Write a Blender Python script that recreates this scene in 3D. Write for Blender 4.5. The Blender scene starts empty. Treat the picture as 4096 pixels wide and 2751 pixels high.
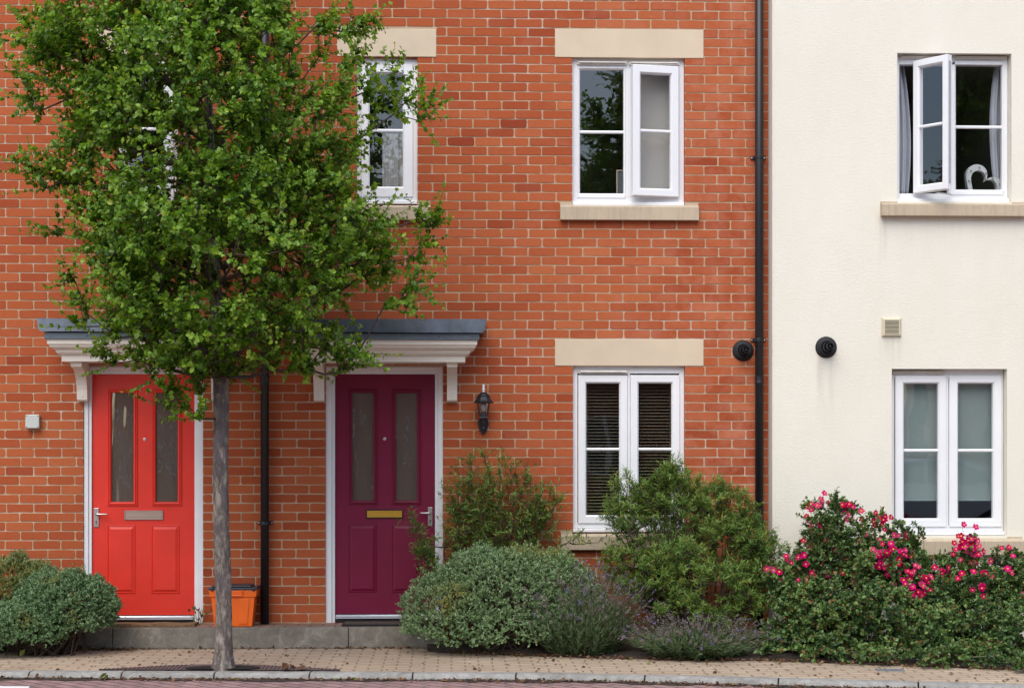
import bpy, bmesh, math, random
import numpy as np
from mathutils import Vector, Matrix
random.seed(7)
R = math.radians
sc = bpy.context.scene
COL = sc.collection

# ------------------------------------------------------------------ camera
F = 6930.0                      # focal length in pixels of the 4096 px wide photograph
TH = R(2.0)                     # the camera is turned a little to the right of the wall's normal
CY, CZ = -14.2, 1.575           # camera distance from the brick face and height over the pavement
HY = 1800.0                     # row of the horizon
cam = bpy.data.cameras.new('camera')
cam.sensor_width = 36.0
cam.lens = 36.0 * F / 4096.0
cam.shift_y = (HY - 2751 / 2) / 4096.0
cam.clip_start, cam.clip_end = 0.1, 600
co = bpy.data.objects.new('camera', cam)
COL.objects.link(co)
co.location = (0, CY, CZ)
co.rotation_euler = (R(90), 0, -TH)
sc.camera = co

# ------------------------------------------------------------------ light: bright overcast
SUN_EL, SUN_AZ = R(52), R(198)
w = bpy.data.worlds.new('World'); sc.world = w; w.use_nodes = True
nt = w.node_tree; bg = nt.nodes['Background']
sky = nt.nodes.new('ShaderNodeTexSky'); sky.sky_type = 'NISHITA'; sky.sun_disc = False
sky.sun_elevation = SUN_EL; sky.sun_rotation = SUN_AZ
sky.air_density = 1.0; sky.dust_density = 1.8; sky.ozone_density = 1.0
nt.links.new(sky.outputs[0], bg.inputs[0]); bg.inputs[1].default_value = 0.12
sl = bpy.data.lights.new('sun', 'SUN'); sl.energy = 1.5; sl.angle = R(60); sl.color = (1.0, 0.985, 0.925)
so = bpy.data.objects.new('sun', sl); COL.objects.link(so)
sd = Vector((math.sin(SUN_AZ) * math.cos(SUN_EL), math.cos(SUN_AZ) * math.cos(SUN_EL), math.sin(SUN_EL)))
so.location = sd * 30; so.rotation_euler = sd.to_track_quat('Z', 'Y').to_euler()
sc.view_settings.view_transform = 'Standard'; sc.view_settings.look = 'None'
sc.view_settings.exposure = 0.85; sc.view_settings.gamma = 1.0
sc.render.engine = 'CYCLES'
sc.cycles.max_bounces = 8; sc.cycles.transparent_max_bounces = 16

# ------------------------------------------------------------------ measuring helpers
_c, _s = math.cos(TH), math.sin(TH)
def ray(px, py):
    u, v = (px - 2048) / F, (HY - py) / F
    return Vector((_s + _c * u, _c - _s * u, v))
def P(px, py, y=0.0):           # point of the plane Y = y seen at a pixel of the photograph
    d = ray(px, py); t = (y - CY) / d.y
    return Vector((d.x * t, y, CZ + d.z * t))
def G(px, py, z=0.0):           # point of the plane Z = z
    d = ray(px, py); t = (z - CZ) / d.z
    return Vector((d.x * t, CY + d.y * t, z))
def X(px, y=0.0, py=1400): return P(px, py, y).x
def Z(py, px=1800, y=0.0): return P(px, py, y).z
def rect(px0, px1, py0, py1, y=0.0):
    mx, my = (px0 + px1) / 2, (py0 + py1) / 2
    return (P(px0, my, y).x, P(px1, my, y).x, P(mx, py1, y).z, P(mx, py0, y).z)

# ------------------------------------------------------------------ object helpers
ORG = {}
def thing(name, label, cat, loc=(0, 0, 0), group=None):
    o = bpy.data.objects.new(name, None); COL.objects.link(o)
    o.location = loc; o.empty_display_size = 0.1
    tag(o, label, cat, group); ORG[o.name] = Vector(loc)
    return o
def tag(o, label, cat, group=None):
    o['label'] = label; o['category'] = cat
    if group: o['group'] = group
    return o
def kind(o, k):
    o['kind'] = k; return o
def root_of(p):
    while p.parent: p = p.parent
    return p

class MB:
    def __init__(s): s.v = []; s.f = []; s.m = []; s.t = None
    def add(s, vs, fs, m=0):
        b = len(s.v); s.v += [Vector(v) for v in vs]
        for f in fs: s.f.append([b + i for i in f]); s.m.append(m)
        return s
    def merge(s, o, M=None):
        b = len(s.v); s.v += [(M @ v if M else v) for v in o.v]
        s.f += [[b + i for i in f] for f in o.f]; s.m += o.m
        return s
    def box(s, x0, x1, y0, y1, z0, z1, m=0):
        v = [(x, y, z) for x in (x0, x1) for y in (y0, y1) for z in (z0, z1)]
        return s.add(v, [(0, 1, 3, 2), (4, 6, 7, 5), (0, 4, 5, 1), (2, 3, 7, 6), (0, 2, 6, 4), (1, 5, 7, 3)], m)
    def ring(s, x0, x1, z0, z1, prof, m=0, close=False, fill=False):
        n = len(prof); vs = []
        for i, y in prof:
            vs += [(x0 + i, y, z0 + i), (x1 - i, y, z0 + i), (x1 - i, y, z1 - i), (x0 + i, y, z1 - i)]
        fs = []
        for k in range(n if close else n - 1):
            a, b = 4 * k, 4 * ((k + 1) % n)
            for j in range(4):
                jj = (j + 1) % 4; fs.append((a + j, a + jj, b + jj, b + j))
        if fill: e = 4 * (n - 1); fs.append((e, e + 1, e + 2, e + 3))
        return s.add(vs, fs, m)
    def prism_x(s, x0, x1, poly, m=0):      # poly of (y, z)
        n = len(poly); vs = [(x0, y, z) for y, z in poly] + [(x1, y, z) for y, z in poly]
        fs = [tuple(range(n)), tuple(range(2 * n - 1, n - 1, -1))] + [(i, i + n, (i + 1) % n + n, (i + 1) % n) for i in range(n)]
        return s.add(vs, fs, m)
    def prism_y(s, y0, y1, poly, m=0):      # poly of (x, z)
        n = len(poly); vs = [(x, y0, z) for x, z in poly] + [(x, y1, z) for x, z in poly]
        fs = [tuple(range(n)), tuple(range(2 * n - 1, n - 1, -1))] + [(i, i + n, (i + 1) % n + n, (i + 1) % n) for i in range(n)]
        return s.add(vs, fs, m)
    def lathe(s, c, axis, prof, n=24, m=0, cap=True, ph=0.0):   # prof of (radius, distance along the axis)
        c = Vector(c); ax = Vector(axis).normalized()
        a = Vector((1, 0, 0)) if abs(ax.x) < .9 else Vector((0, 0, 1))
        a = (a - ax * a.dot(ax)).normalized(); b = ax.cross(a)
        vs = []; fs = []
        for r, h in prof:
            for k in range(n):
                t = 2 * math.pi * k / n + ph
                vs.append(c + ax * h + (a * math.cos(t) + b * math.sin(t)) * r)
        for i in range(len(prof) - 1):
            for k in range(n):
                kk = (k + 1) % n; fs.append((i * n + k, i * n + kk, (i + 1) * n + kk, (i + 1) * n + k))
        if cap: fs += [tuple(range(n - 1, -1, -1)), tuple(range((len(prof) - 1) * n, len(prof) * n))]
        return s.add(vs, fs, m)
    def tube(s, pts, radii, n=8, m=0, cap=True):
        pts = [Vector(p) for p in pts]
        if not hasattr(radii, '__len__'): radii = [radii] * len(pts)
        vs = []; fs = []; a = None
        for i, p in enumerate(pts):
            d = (pts[min(i + 1, len(pts) - 1)] - pts[max(i - 1, 0)]).normalized()
            if a is None: a = d.orthogonal().normalized()
            a = (a - d * a.dot(d)).normalized(); b = d.cross(a)
            for k in range(n):
                t = 2 * math.pi * k / n
                vs.append(p + (a * math.cos(t) + b * math.sin(t)) * radii[i])
        for i in range(len(pts) - 1):
            for k in range(n):
                kk = (k + 1) % n; fs.append((i * n + k, i * n + kk, (i + 1) * n + kk, (i + 1) * n + k))
        if cap: fs += [tuple(range(n - 1, -1, -1)), tuple(range((len(pts) - 1) * n, len(pts) * n))]
        return s.add(vs, fs, m)
    def build(s, name, mats, parent=None, bevel=0, smooth=False, seg=2):
        org = ORG[root_of(parent).name] if parent else Vector((0, 0, 0))
        me = bpy.data.meshes.new(name)
        me.from_pydata([tuple(v - org) for v in s.v], [], s.f)
        mats = mats if isinstance(mats, (list, tuple)) else [mats]
        for x in mats: me.materials.append(x)
        me.polygons.foreach_set('material_index', s.m)
        bm = bmesh.new(); bm.from_mesh(me); bmesh.ops.recalc_face_normals(bm, faces=bm.faces); bm.to_mesh(me); bm.free()
        if smooth: me.polygons.foreach_set('use_smooth', [True] * len(me.polygons))
        me.update()
        o = bpy.data.objects.new(name, me); COL.objects.link(o)
        if parent: o.parent = parent
        if bevel:
            b = o.modifiers.new('bevel', 'BEVEL'); b.width = bevel; b.segments = seg; b.limit_method = 'ANGLE'; b.angle_limit = R(35)
        return o

def np_mesh(name, V, Q, mats, parent=None, tint=None, smooth=False, mi=None):
    """numpy mesh: V (n,3), Q list of index arrays (k,3) or (k,4)"""
    V = np.asarray(V, dtype=np.float32)
    if parent: V = V - np.array(ORG[root_of(parent).name], dtype=np.float32)
    me = bpy.data.meshes.new(name)
    me.vertices.add(len(V)); me.vertices.foreach_set('co', V.ravel())
    Q = [np.asarray(q, dtype=np.int32) for q in Q if len(q)]
    loops = np.concatenate([q.ravel() for q in Q])
    tot = np.concatenate([np.full(len(q), q.shape[1], dtype=np.int32) for q in Q])
    st = np.concatenate([[0], np.cumsum(tot)[:-1]]).astype(np.int32)
    me.loops.add(len(loops)); me.loops.foreach_set('vertex_index', loops)
    me.polygons.add(len(tot)); me.polygons.foreach_set('loop_start', st); me.polygons.foreach_set('loop_total', tot)
    mats = mats if isinstance(mats, (list, tuple)) else [mats]
    for x in mats: me.materials.append(x)
    if mi is not None: me.polygons.foreach_set('material_index', np.asarray(mi, dtype=np.int32))
    me.polygons.foreach_set('use_smooth', np.full(len(tot), bool(smooth)))
    me.update(calc_edges=True)
    if tint is not None:
        a = me.color_attributes.new('tint', 'FLOAT_COLOR', 'POINT')
        c = np.ones((len(V), 4), dtype=np.float32); c[:, :tint.shape[1]] = tint
        a.data.foreach_set('color', c.ravel())
    me.validate()
    o = bpy.data.objects.new(name, me); COL.objects.link(o)
    if parent: o.parent = parent
    return o

# ------------------------------------------------------------------ materials
def new_mat(name):
    m = bpy.data.materials.new(name); m.use_nodes = True
    return m, m.node_tree, m.node_tree.nodes['Principled BSDF']
def N(t, typ, **kw):
    n = t.nodes.new(typ)
    for k, v in kw.items(): setattr(n, k, v)
    return n
def ramp(t, stops, fac=None):
    r = N(t, 'ShaderNodeValToRGB'); e = r.color_ramp.elements
    while len(e) < len(stops): e.new(0.5)
    for el, (p, c) in zip(e, stops): el.position = p; el.color = (*c, 1) if len(c) == 3 else c
    if fac: t.links.new(fac, r.inputs[0])
    return r
def noise(t, scale, detail=4, rough=.6, stretch=None, dist=0):
    tc = N(t, 'ShaderNodeTexCoord'); mp = N(t, 'ShaderNodeMapping')
    t.links.new(tc.outputs['Object'], mp.inputs[0])
    if stretch: mp.inputs['Scale'].default_value = stretch
    n = N(t, 'ShaderNodeTexNoise'); n.inputs['Scale'].default_value = scale
    n.inputs['Detail'].default_value = detail; n.inputs['Roughness'].default_value = rough; n.inputs['Distortion'].default_value = dist
    t.links.new(mp.outputs[0], n.inputs['Vector'])
    return n
def mix(t, a, b, fac, mode='MIX'):
    m = N(t, 'ShaderNodeMix', data_type='RGBA', blend_type=mode)
    for sk, v in ((m.inputs[6], a), (m.inputs[7], b), (m.inputs[0], fac)):
        if hasattr(v, 'is_output'): t.links.new(v, sk)
        elif isinstance(v, (int, float)): sk.default_value = v
        else: sk.default_value = (*v, 1)
    return m.outputs[2]
def bump(t, p, h, strength, dist):
    b = N(t, 'ShaderNodeBump'); b.inputs['Strength'].default_value = strength; b.inputs['Distance'].default_value = dist
    t.links.new(h, b.inputs['Height']); t.links.new(b.outputs[0], p.inputs['Normal'])
def simple(name, base, rough=.5, metal=0, var=0.15, vscale=8, bs=0, bscale=120, bd=.002, spec=.5, stretch=None):
    m, t, p = new_mat(name)
    p.inputs['Roughness'].default_value = rough; p.inputs['Metallic'].default_value = metal
    p.inputs['Specular IOR Level'].default_value = spec
    n = noise(t, vscale, 6, .65, stretch)
    lo = tuple(c * (1 - var) for c in base); hi = tuple(min(1, c * (1 + var)) for c in base)
    r = ramp(t, [(.3, lo), (.7, hi)], n.outputs['Fac'])
    t.links.new(r.outputs[0], p.inputs['Base Color'])
    if bs:
        nb = noise(t, bscale, 5, .6, stretch); bump(t, p, nb.outputs['Fac'], bs, bd)
    return m

def m_brick():
    m, t, p = new_mat('brick_clay')
    a = N(t, 'ShaderNodeAttribute', attribute_name='tint'); sp = N(t, 'ShaderNodeSeparateColor')
    t.links.new(a.outputs['Color'], sp.inputs[0])
    r = ramp(t, [(0, (.275, .047, .017)), (.35, (.355, .074, .025)), (.65, (.415, .100, .034)), (1, (.46, .130, .047))], sp.outputs[0])
    n1 = noise(t, 38, 7, .7); n2 = noise(t, 5, 5, .7); n3 = noise(t, 240, 3, .6)
    v = ramp(t, [(.25, (.90, .89, .88)), (.75, (1.08, 1.09, 1.10))], n1.outputs['Fac'])
    c = mix(t, r.outputs[0], v.outputs[0], 1.0, 'MULTIPLY')
    mm = N(t, 'ShaderNodeMath', operation='MULTIPLY'); t.links.new(sp.outputs[1], mm.inputs[0])
    e = ramp(t, [(.42, (0, 0, 0)), (.78, (1, 1, 1))], n2.outputs['Fac']); t.links.new(e.outputs[0], mm.inputs[1])
    c = mix(t, c, (.53, .215, .135), mm.outputs[0])
    sp2 = ramp(t, [(.74, (0, 0, 0)), (.78, (.5, .5, .5))], n3.outputs['Fac'])
    c = mix(t, c, (.62, .38, .30), sp2.outputs[0])
    t.links.new(c, p.inputs['Base Color']); p.inputs['Roughness'].default_value = .88; p.inputs['Specular IOR Level'].default_value = .25
    nb = noise(t, 90, 6, .7); bump(t, p, nb.outputs['Fac'], .55, .004)
    return m
def m_mortar():
    m, t, p = new_mat('mortar_sand')
    n = noise(t, 7, 6, .7); n2 = noise(t, 1.1, 3, .6)
    r = ramp(t, [(.3, (.42, .29, .18)), (.7, (.53, .39, .26))], n.outputs['Fac'])
    e = ramp(t, [(.52, (0, 0, 0)), (.72, (.6, .6, .6))], n2.outputs['Fac'])
    c = mix(t, r.outputs[0], (.66, .57, .52), e.outputs[0])
    t.links.new(c, p.inputs['Base Color']); p.inputs['Roughness'].default_value = .95
    nb = noise(t, 200, 4); bump(t, p, nb.outputs['Fac'], .6, .003)
    return m
def drips(t, c, spots):
    """run-off stains below fittings: (x, z of the top, length, half width, strength) in the wall's own coordinates"""
    tc = N(t, 'ShaderNodeTexCoord'); sx = N(t, 'ShaderNodeSeparateXYZ'); t.links.new(tc.outputs['Object'], sx.inputs[0])
    st = noise(t, 26, 4, .6, (1, 1, .06)); sr = ramp(t, [(.35, (0, 0, 0)), (.7, (1, 1, 1))], st.outputs['Fac'])
    def M(op, a, b=None):
        n = N(t, 'ShaderNodeMath', operation=op)
        for i, v in enumerate((a, b)):
            if v is None: continue
            if hasattr(v, 'is_output'): t.links.new(v, n.inputs[i])
            else: n.inputs[i].default_value = v
        return n.outputs[0]
    tot = None
    for x0, zt, ln, hw, k in spots:
        mx = N(t, 'ShaderNodeMapRange', interpolation_type='SMOOTHSTEP'); t.links.new(M('ABSOLUTE', M('SUBTRACT', sx.outputs[0], x0)), mx.inputs[0])
        mx.inputs[1].default_value = hw * .5; mx.inputs[2].default_value = hw; mx.inputs[3].default_value = 1; mx.inputs[4].default_value = 0
        mz = N(t, 'ShaderNodeMapRange', interpolation_type='SMOOTHSTEP'); t.links.new(M('SUBTRACT', zt, sx.outputs[2]), mz.inputs[0])
        mz.inputs[1].default_value = 0; mz.inputs[2].default_value = ln; mz.inputs[3].default_value = 1; mz.inputs[4].default_value = 0
        below = M('GREATER_THAN', M('SUBTRACT', zt, sx.outputs[2]), 0.0)
        v = M('MULTIPLY', M('MULTIPLY', M('MULTIPLY', mx.outputs[0], mz.outputs[0]), below), k)
        tot = v if tot is None else M('ADD', tot, v)
    return mix(t, c, (.36, .30, .23), M('MULTIPLY', tot, sr.outputs[0]))
_hx = X(3600, -.2)
DRIPS = [(X(3304, -.2) - _hx, Z(1420, 3304, -.2), .75, .10, .30), (X(3565, -.2) - _hx, Z(1345, 3565, -.2), .35, .12, .30), (X(3800, -.2) - _hx, Z(866, 3800, -.2), .40, .70, .07),
         (X(3533, -.2) - _hx, Z(868, 3533, -.2), .5, .05, .35), (X(3800, -.2) - _hx, Z(2215, 3800, -.2), .5, .75, .3), (X(3300, -.2) - _hx, .75, .001, .001, 0)]
def m_render():
    m, t, p = new_mat('cream_render')
    n = noise(t, 1.2, 6, .7, (1, 1, .5)); n2 = noise(t, 150, 4, .7, (.45, 1, 1.3)); n3 = noise(t, 60, 3, .6, (.5, 1, 1.2))
    r = ramp(t, [(.3, (.738, .700, .592)), (.7, (.793, .757, .660))], n.outputs['Fac'])
    sp = ramp(t, [(.62, (0, 0, 0)), (.72, (.22, .22, .22))], n2.outputs['Fac'])
    c = mix(t, r.outputs[0], (.50, .42, .34), sp.outputs[0])
    c = drips(t, c, DRIPS)
    t.links.new(c, p.inputs['Base Color']); p.inputs['Roughness'].default_value = .95; p.inputs['Specular IOR Level'].default_value = .2
    ad = N(t, 'ShaderNodeMath', operation='ADD'); t.links.new(n2.outputs['Fac'], ad.inputs[0]); t.links.new(n3.outputs['Fac'], ad.inputs[1])
    bump(t, p, ad.outputs[0], .5, .005)
    return m
def m_stone(name, base, streak=True):
    m, t, p = new_mat(name)
    n = noise(t, 3, 6, .65); n2 = noise(t, 14, 5, .7, (2.2, 1, .35)); n3 = noise(t, 300, 3)
    r = ramp(t, [(.3, tuple(c * .93 for c in base)), (.7, tuple(min(1, c * 1.05) for c in base))], n.outputs['Fac'])
    c = r.outputs[0]
    if streak:
        e = ramp(t, [(.46, (0, 0, 0)), (.74, (.6, .6, .6))], n2.outputs['Fac'])
        c = mix(t, c, tuple(x * .62 for x in base), e.outputs[0])
    t.links.new(c, p.inputs['Base Color']); p.inputs['Roughness'].default_value = .9
    bump(t, p, n3.outputs['Fac'], .3, .002)
    return m
def m_glass(name='window_glass', wob=.02, wscale=2.2, ior=1.75, tint=(1, 1, 1), rough=0.0, stretch=None, body=None):
    m, t, p = new_mat(name); t.nodes.remove(p); out = t.nodes['Material Output']
    tr = N(t, 'ShaderNodeBsdfTransparent'); tr.inputs[0].default_value = (*tint, 1)
    gl = N(t, 'ShaderNodeBsdfGlossy'); gl.inputs['Roughness'].default_value = rough
    fr = N(t, 'ShaderNodeFresnel'); fr.inputs[0].default_value = ior
    ms = N(t, 'ShaderNodeMixShader')
    n = noise(t, wscale, 2, .4, stretch); b = N(t, 'ShaderNodeBump'); b.inputs['Strength'].default_value = 1; b.inputs['Distance'].default_value = wob
    t.links.new(n.outputs['Fac'], b.inputs['Height']); t.links.new(b.outputs[0], gl.inputs['Normal'])
    ge = N(t, 'ShaderNodeNewGeometry'); iv = N(t, 'ShaderNodeMath', operation='SUBTRACT'); iv.inputs[0].default_value = 1; t.links.new(ge.outputs['Backfacing'], iv.inputs[1])
    mu = N(t, 'ShaderNodeMath', operation='MULTIPLY'); t.links.new(fr.outputs[0], mu.inputs[0]); t.links.new(iv.outputs[0], mu.inputs[1])
    t.links.new(mu.outputs[0], ms.inputs[0]); t.links.new(tr.outputs[0], ms.inputs[1]); t.links.new(gl.outputs[0], ms.inputs[2])
    if body:
        df = N(t, 'ShaderNodeBsdfDiffuse'); m2 = N(t, 'ShaderNodeMixShader'); m2.inputs[0].default_value = .5
        nz = noise(t, 60, 4, .7, (1, 1, .03)); rr = ramp(t, [(.3, tuple(c * .7 for c in body)), (.7, tuple(c * 1.25 for c in body))], nz.outputs['Fac']); t.links.new(rr.outputs[0], df.inputs[0])
        t.links.new(tr.outputs[0], m2.inputs[1]); t.links.new(df.outputs[0], m2.inputs[2]); t.links.new(m2.outputs[0], ms.inputs[1])
    t.links.new(ms.outputs[0], out.inputs[0])
    return m
def m_leaf(name, cols, rough=.42, trans=.3, spec=.5, extra=None, tmul=(1.25, 1.3, .55)):
    """cols: ramp over the per-leaf random tint (red); green channel = share of 'extra' colour"""
    m, t, p = new_mat(name); out = t.nodes['Material Output']
    a = N(t, 'ShaderNodeAttribute', attribute_name='tint'); sp = N(t, 'ShaderNodeSeparateColor')
    t.links.new(a.outputs['Color'], sp.inputs[0])
    r = ramp(t, [(i / (len(cols) - 1), c) for i, c in enumerate(cols)], sp.outputs[0])
    c = r.outputs[0]
    if extra: c = mix(t, c, extra, sp.outputs[1])
    t.links.new(c, p.inputs['Base Color']); p.inputs['Roughness'].default_value = rough; p.inputs['Specular IOR Level'].default_value = spec
    tl = N(t, 'ShaderNodeBsdfTranslucent')
    c2 = mix(t, c, tmul, 1.0, 'MULTIPLY'); t.links.new(c2, tl.inputs[0])
    ms = N(t, 'ShaderNodeMixShader'); ms.inputs[0].default_value = trans
    t.links.new(p.outputs[0], ms.inputs[1]); t.links.new(tl.outputs[0], ms.inputs[2]); t.links.new(ms.outputs[0], out.inputs[0])
    return m
def m_bark(name, base, dark):
    m, t, p = new_mat(name)
    n = noise(t, 22, 8, .75, (1, 1, .38), .6); n2 = noise(t, 7, 4, .6, (1, 1, .45), 1.5)
    r = ramp(t, [(.38, tuple(c * .55 for c in dark)), (.46, dark), (.54, base), (.66, tuple(c * 1.5 for c in base))], n.outputs['Fac'])
    e = ramp(t, [(.48, (0, 0, 0)), (.56, (.85, .85, .85))], n2.outputs['Fac'])
    c = mix(t, r.outputs[0], (.135, .108, .116), e.outputs[0])
    t.links.new(c, p.inputs['Base Color']); p.inputs['Roughness'].default_value = .9
    nb = noise(t, 34, 8, .75, (1, 1, .35), .8); bump(t, p, nb.outputs['Fac'], 1.0, .035)
    return m
def m_blocks(name, c1, c2, mortar, bw, rh, ms, rot=0, off=.5):
    m, t, p = new_mat(name)
    tc = N(t, 'ShaderNodeTexCoord'); mp = N(t, 'ShaderNodeMapping'); mp.inputs['Rotation'].default_value = (0, 0, rot)
    t.links.new(tc.outputs['Object'], mp.inputs[0])
    b = N(t, 'ShaderNodeTexBrick'); b.offset = off
    for k, v in (('Scale', 1), ('Mortar Size', ms), ('Mortar Smooth', .2), ('Bias', 0), ('Brick Width', bw), ('Row Height', rh)): b.inputs[k].default_value = v
    b.inputs['Color1'].default_value = (*c1, 1); b.inputs['Color2'].default_value = (*c2, 1); b.inputs['Mortar'].default_value = (*mortar, 1)
    t.links.new(mp.outputs[0], b.inputs['Vector'])
    n = noise(t, 1.5, 6, .7); v = ramp(t, [(.3, (.82, .80, .78)), (.7, (1.1, 1.1, 1.1))], n.outputs['Fac'])
    n2 = noise(t, 60, 5, .7); v2 = ramp(t, [(.3, (.86, .85, .84)), (.7, (1.1, 1.1, 1.1))], n2.outputs['Fac'])
    c = mix(t, b.outputs['Color'], v.outputs[0], 1.0, 'MULTIPLY'); c = mix(t, c, v2.outputs[0], 1.0, 'MULTIPLY')
    t.links.new(c, p.inputs['Base Color']); p.inputs['Roughness'].default_value = .92
    inv = N(t, 'ShaderNodeMath', operation='SUBTRACT'); inv.inputs[0].default_value = 1; t.links.new(b.outputs['Fac'], inv.inputs[1])
    bump(t, p, inv.outputs[0], .6, .004)
    return m
def m_concrete(name, base, blot):
    m, t, p = new_mat(name)
    n = noise(t, 9, 8, .75, None, 1.2); n2 = noise(t, 2.2, 4, .6); n3 = noise(t, 160, 4, .7)
    r = ramp(t, [(.36, tuple(c * .72 for c in base)), (.54, base), (.66, blot)], n.outputs['Fac'])
    v = ramp(t, [(.3, (.78, .77, .75)), (.7, (1.1, 1.1, 1.1))], n2.outputs['Fac'])
    g = ramp(t, [(.3, (.8, .8, .8)), (.7, (1.15, 1.15, 1.15))], n3.outputs['Fac'])
    c = mix(t, r.outputs[0], v.outputs[0], 1.0, 'MULTIPLY'); c = mix(t, c, g.outputs[0], 1.0, 'MULTIPLY')
    t.links.new(c, p.inputs['Base Color']); p.inputs['Roughness'].default_value = .92
    bump(t, p, n3.outputs['Fac'], .6, .004)
    return m

M_BRICK, M_MORTAR, M_RENDER = m_brick(), m_mortar(), m_render()
M_LINTEL = m_stone('lintel_stone', (.63, .515, .375), False)
M_SILL = m_stone('sill_stone', (.50, .405, .29))
M_UPVC = simple('white_upvc', (.80, .805, .82), .32, var=.03, vscale=3)
M_DIRTY = simple('weathered_upvc', (.62, .58, .53), .5, var=.15, vscale=12)
M_CREAM = simple('cream_paint', (.77, .72, .63), .45, var=.04, vscale=4)
M_FRAME = simple('door_frame_paint', (.77, .775, .79), .4, var=.04, vscale=5)
M_LEAD = simple('lead_sheet', (.062, .076, .102), .40, metal=.3, var=.55, vscale=5, bs=.2, bscale=20, bd=.004, stretch=(1, 1, .4))
M_LEAD2 = simple('grey_edge_trim', (.105, .140, .170), .5, var=.15, vscale=6)
M_BLACK = simple('black_plastic', (.013, .0135, .017), .42, var=.2, vscale=3)
M_BLACKMATT = simple('black_rubber', (.012, .012, .013), .75, var=.2)
M_VOID = simple('dark_opening', (.004, .004, .004), .9)
M_RED = simple('red_door_paint', (.72, .037, .020), .40, spec=.4, var=.07, vscale=4, bs=.12, bscale=220, bd=.001)
M_PURPLE = simple('plum_door_paint', (.175, .0075, .038), .42, spec=.3, var=.07, vscale=4, bs=.12, bscale=220, bd=.001)
M_CHROME = simple('satin_metal', (.50, .49, .48), .32, metal=.9, var=.08, vscale=20)
M_TAN = simple('tarnished_letter_flap', (.44, .33, .27), .4, metal=.35, var=.06, vscale=40, stretch=(.1, 1, 3))
M_BRASS = simple('brass', (.66, .40, .055), .3, metal=.55, var=.06, vscale=40, stretch=(.1, 1, 3))
M_ALU = simple('aluminium_threshold', (.62, .64, .68), .35, metal=.6, var=.05)
M_GLASS = m_glass(wob=.0035, wscale=1.3, ior=2.1)
M_GLASS2 = m_glass('lantern_glass', .004, 12, 1.5)
M_REED = m_glass('reeded_door_glass', .006, 5, 2.6, (.8, .76, .72), .02, (1.6, 1, .35), (.20, .165, .135))
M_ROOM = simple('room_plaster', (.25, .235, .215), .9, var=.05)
M_ROOMD = simple('hall_plaster', (.16, .125, .10), .9, var=.25, vscale=60, stretch=(1, 1, .03))
M_ORANGE = simple('orange_plastic', (.80, .135, .012), .4, var=.08, vscale=5)
M_LID = simple('dark_lid_plastic', (.026, .032, .043), .45, var=.2)
M_LAMP = simple('black_cast_metal', (.018, .020, .026), .5, metal=.2, var=.3, vscale=40, bs=.3, bscale=90)
M_GREYBOX = simple('pale_grey_plastic', (.50, .53, .50), .45, var=.04)
M_BEIGEP = simple('beige_plastic', (.62, .545, .40), .5, var=.05)
M_COIR = simple('coir', (.22, .135, .065), 1, var=.45, vscale=60, bs=1, bscale=150, bd=.01)
M_MATTOP = simple('worn_mat_pile', (.085, .06, .045), 1, var=.4, vscale=60, bs=1, bscale=150, bd=.006)
M_PAVE = m_blocks('buff_block_paving', (.46, .36, .262), (.41, .315, .225), (.23, .175, .125), .2, .1, .0085)
M_STEPTOP = m_blocks('step_block_paving', (.33, .215, .155), (.27, .17, .125), (.10, .075, .06), .2, .1, .008)
M_ROAD = m_blocks('red_block_road', (.34, .215, .205), (.27, .165, .16), (.10, .075, .07), .2, .1, .01, R(45))
M_RISER = m_concrete('step_concrete', (.215, .192, .160), (.31, .285, .245))
M_KERB = m_concrete('kerb_concrete', (.31, .30, .28), (.40, .39, .37))
M_SOIL = simple('bed_soil', (.052, .036, .027), 1, var=.5, vscale=25, bs=1, bscale=60, bd=.03)
M_GRILLE = simple('brown_tree_surround', (.105, .070, .068), .8, var=.2, vscale=20)
M_PLATE = simple('grey_cover_plate', (.15, .16, .175), .6, var=.15)
M_WHITE = simple('white_road_paint', (.72, .74, .74), .8, var=.05)
M_CURTAIN = simple('pale_curtain_cloth', (.46, .49, .55), .9, var=.06, vscale=10, stretch=(4, 1, .2))
M_BLIND = simple('cream_slat', (.26, .225, .15), .5, var=.04)
M_SCREEN = simple('pale_green_blind_cloth', (.20, .26, .25), .9, var=.05)
M_HEART = simple('white_enamel', (.50, .54, .53), .5, var=.05)
M_BULB = simple('bulb_glass', (.30, .32, .32), .2)
M_BARK = m_bark('grey_brown_bark', (.30, .255, .215), (.155, .126, .106))
M_TWIG = simple('brown_twig', (.055, .036, .027), .8, var=.3)
M_STEMR = simple('woody_stem', (.060, .040, .028), .85, var=.3)
M_STEMG = simple('green_stem', (.085, .10, .045), .7, var=.3)
M_LEAFT = m_leaf('pear_leaf', [(.040, .112, .011), (.118, .240, .017), (.215, .370, .032), (.37, .51, .06)], .36, .44, .5, (.34, .36, .05))
M_LEAFC = m_leaf('narrow_shrub_leaf', [(.058, .128, .022), (.120, .215, .036), (.225, .325, .066)], .5, .28, .4, (.38, .24, .035))
M_LEAFH = m_leaf('grey_green_hebe_leaf', [(.075, .150, .052), (.165, .265, .110), (.34, .44, .25)], .5, .2, .4, (.34, .27, .045))
M_LEAFH2 = m_leaf('blue_green_hebe_leaf', [(.050, .115, .044), (.115, .212, .088), (.24, .345, .18)], .5, .2, .4, (.24, .20, .035))
M_LEAFR = m_leaf('dark_rose_leaf', [(.024, .066, .018), (.078, .155, .036), (.19, .28, .075)], .42, .25, .5, (.26, .085, .035))
M_LEAFL = m_leaf('lavender_leaf', [(.065, .115, .050), (.105, .165, .072), (.165, .215, .110)], .6, .2, .3, (.20, .19, .11))
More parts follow.
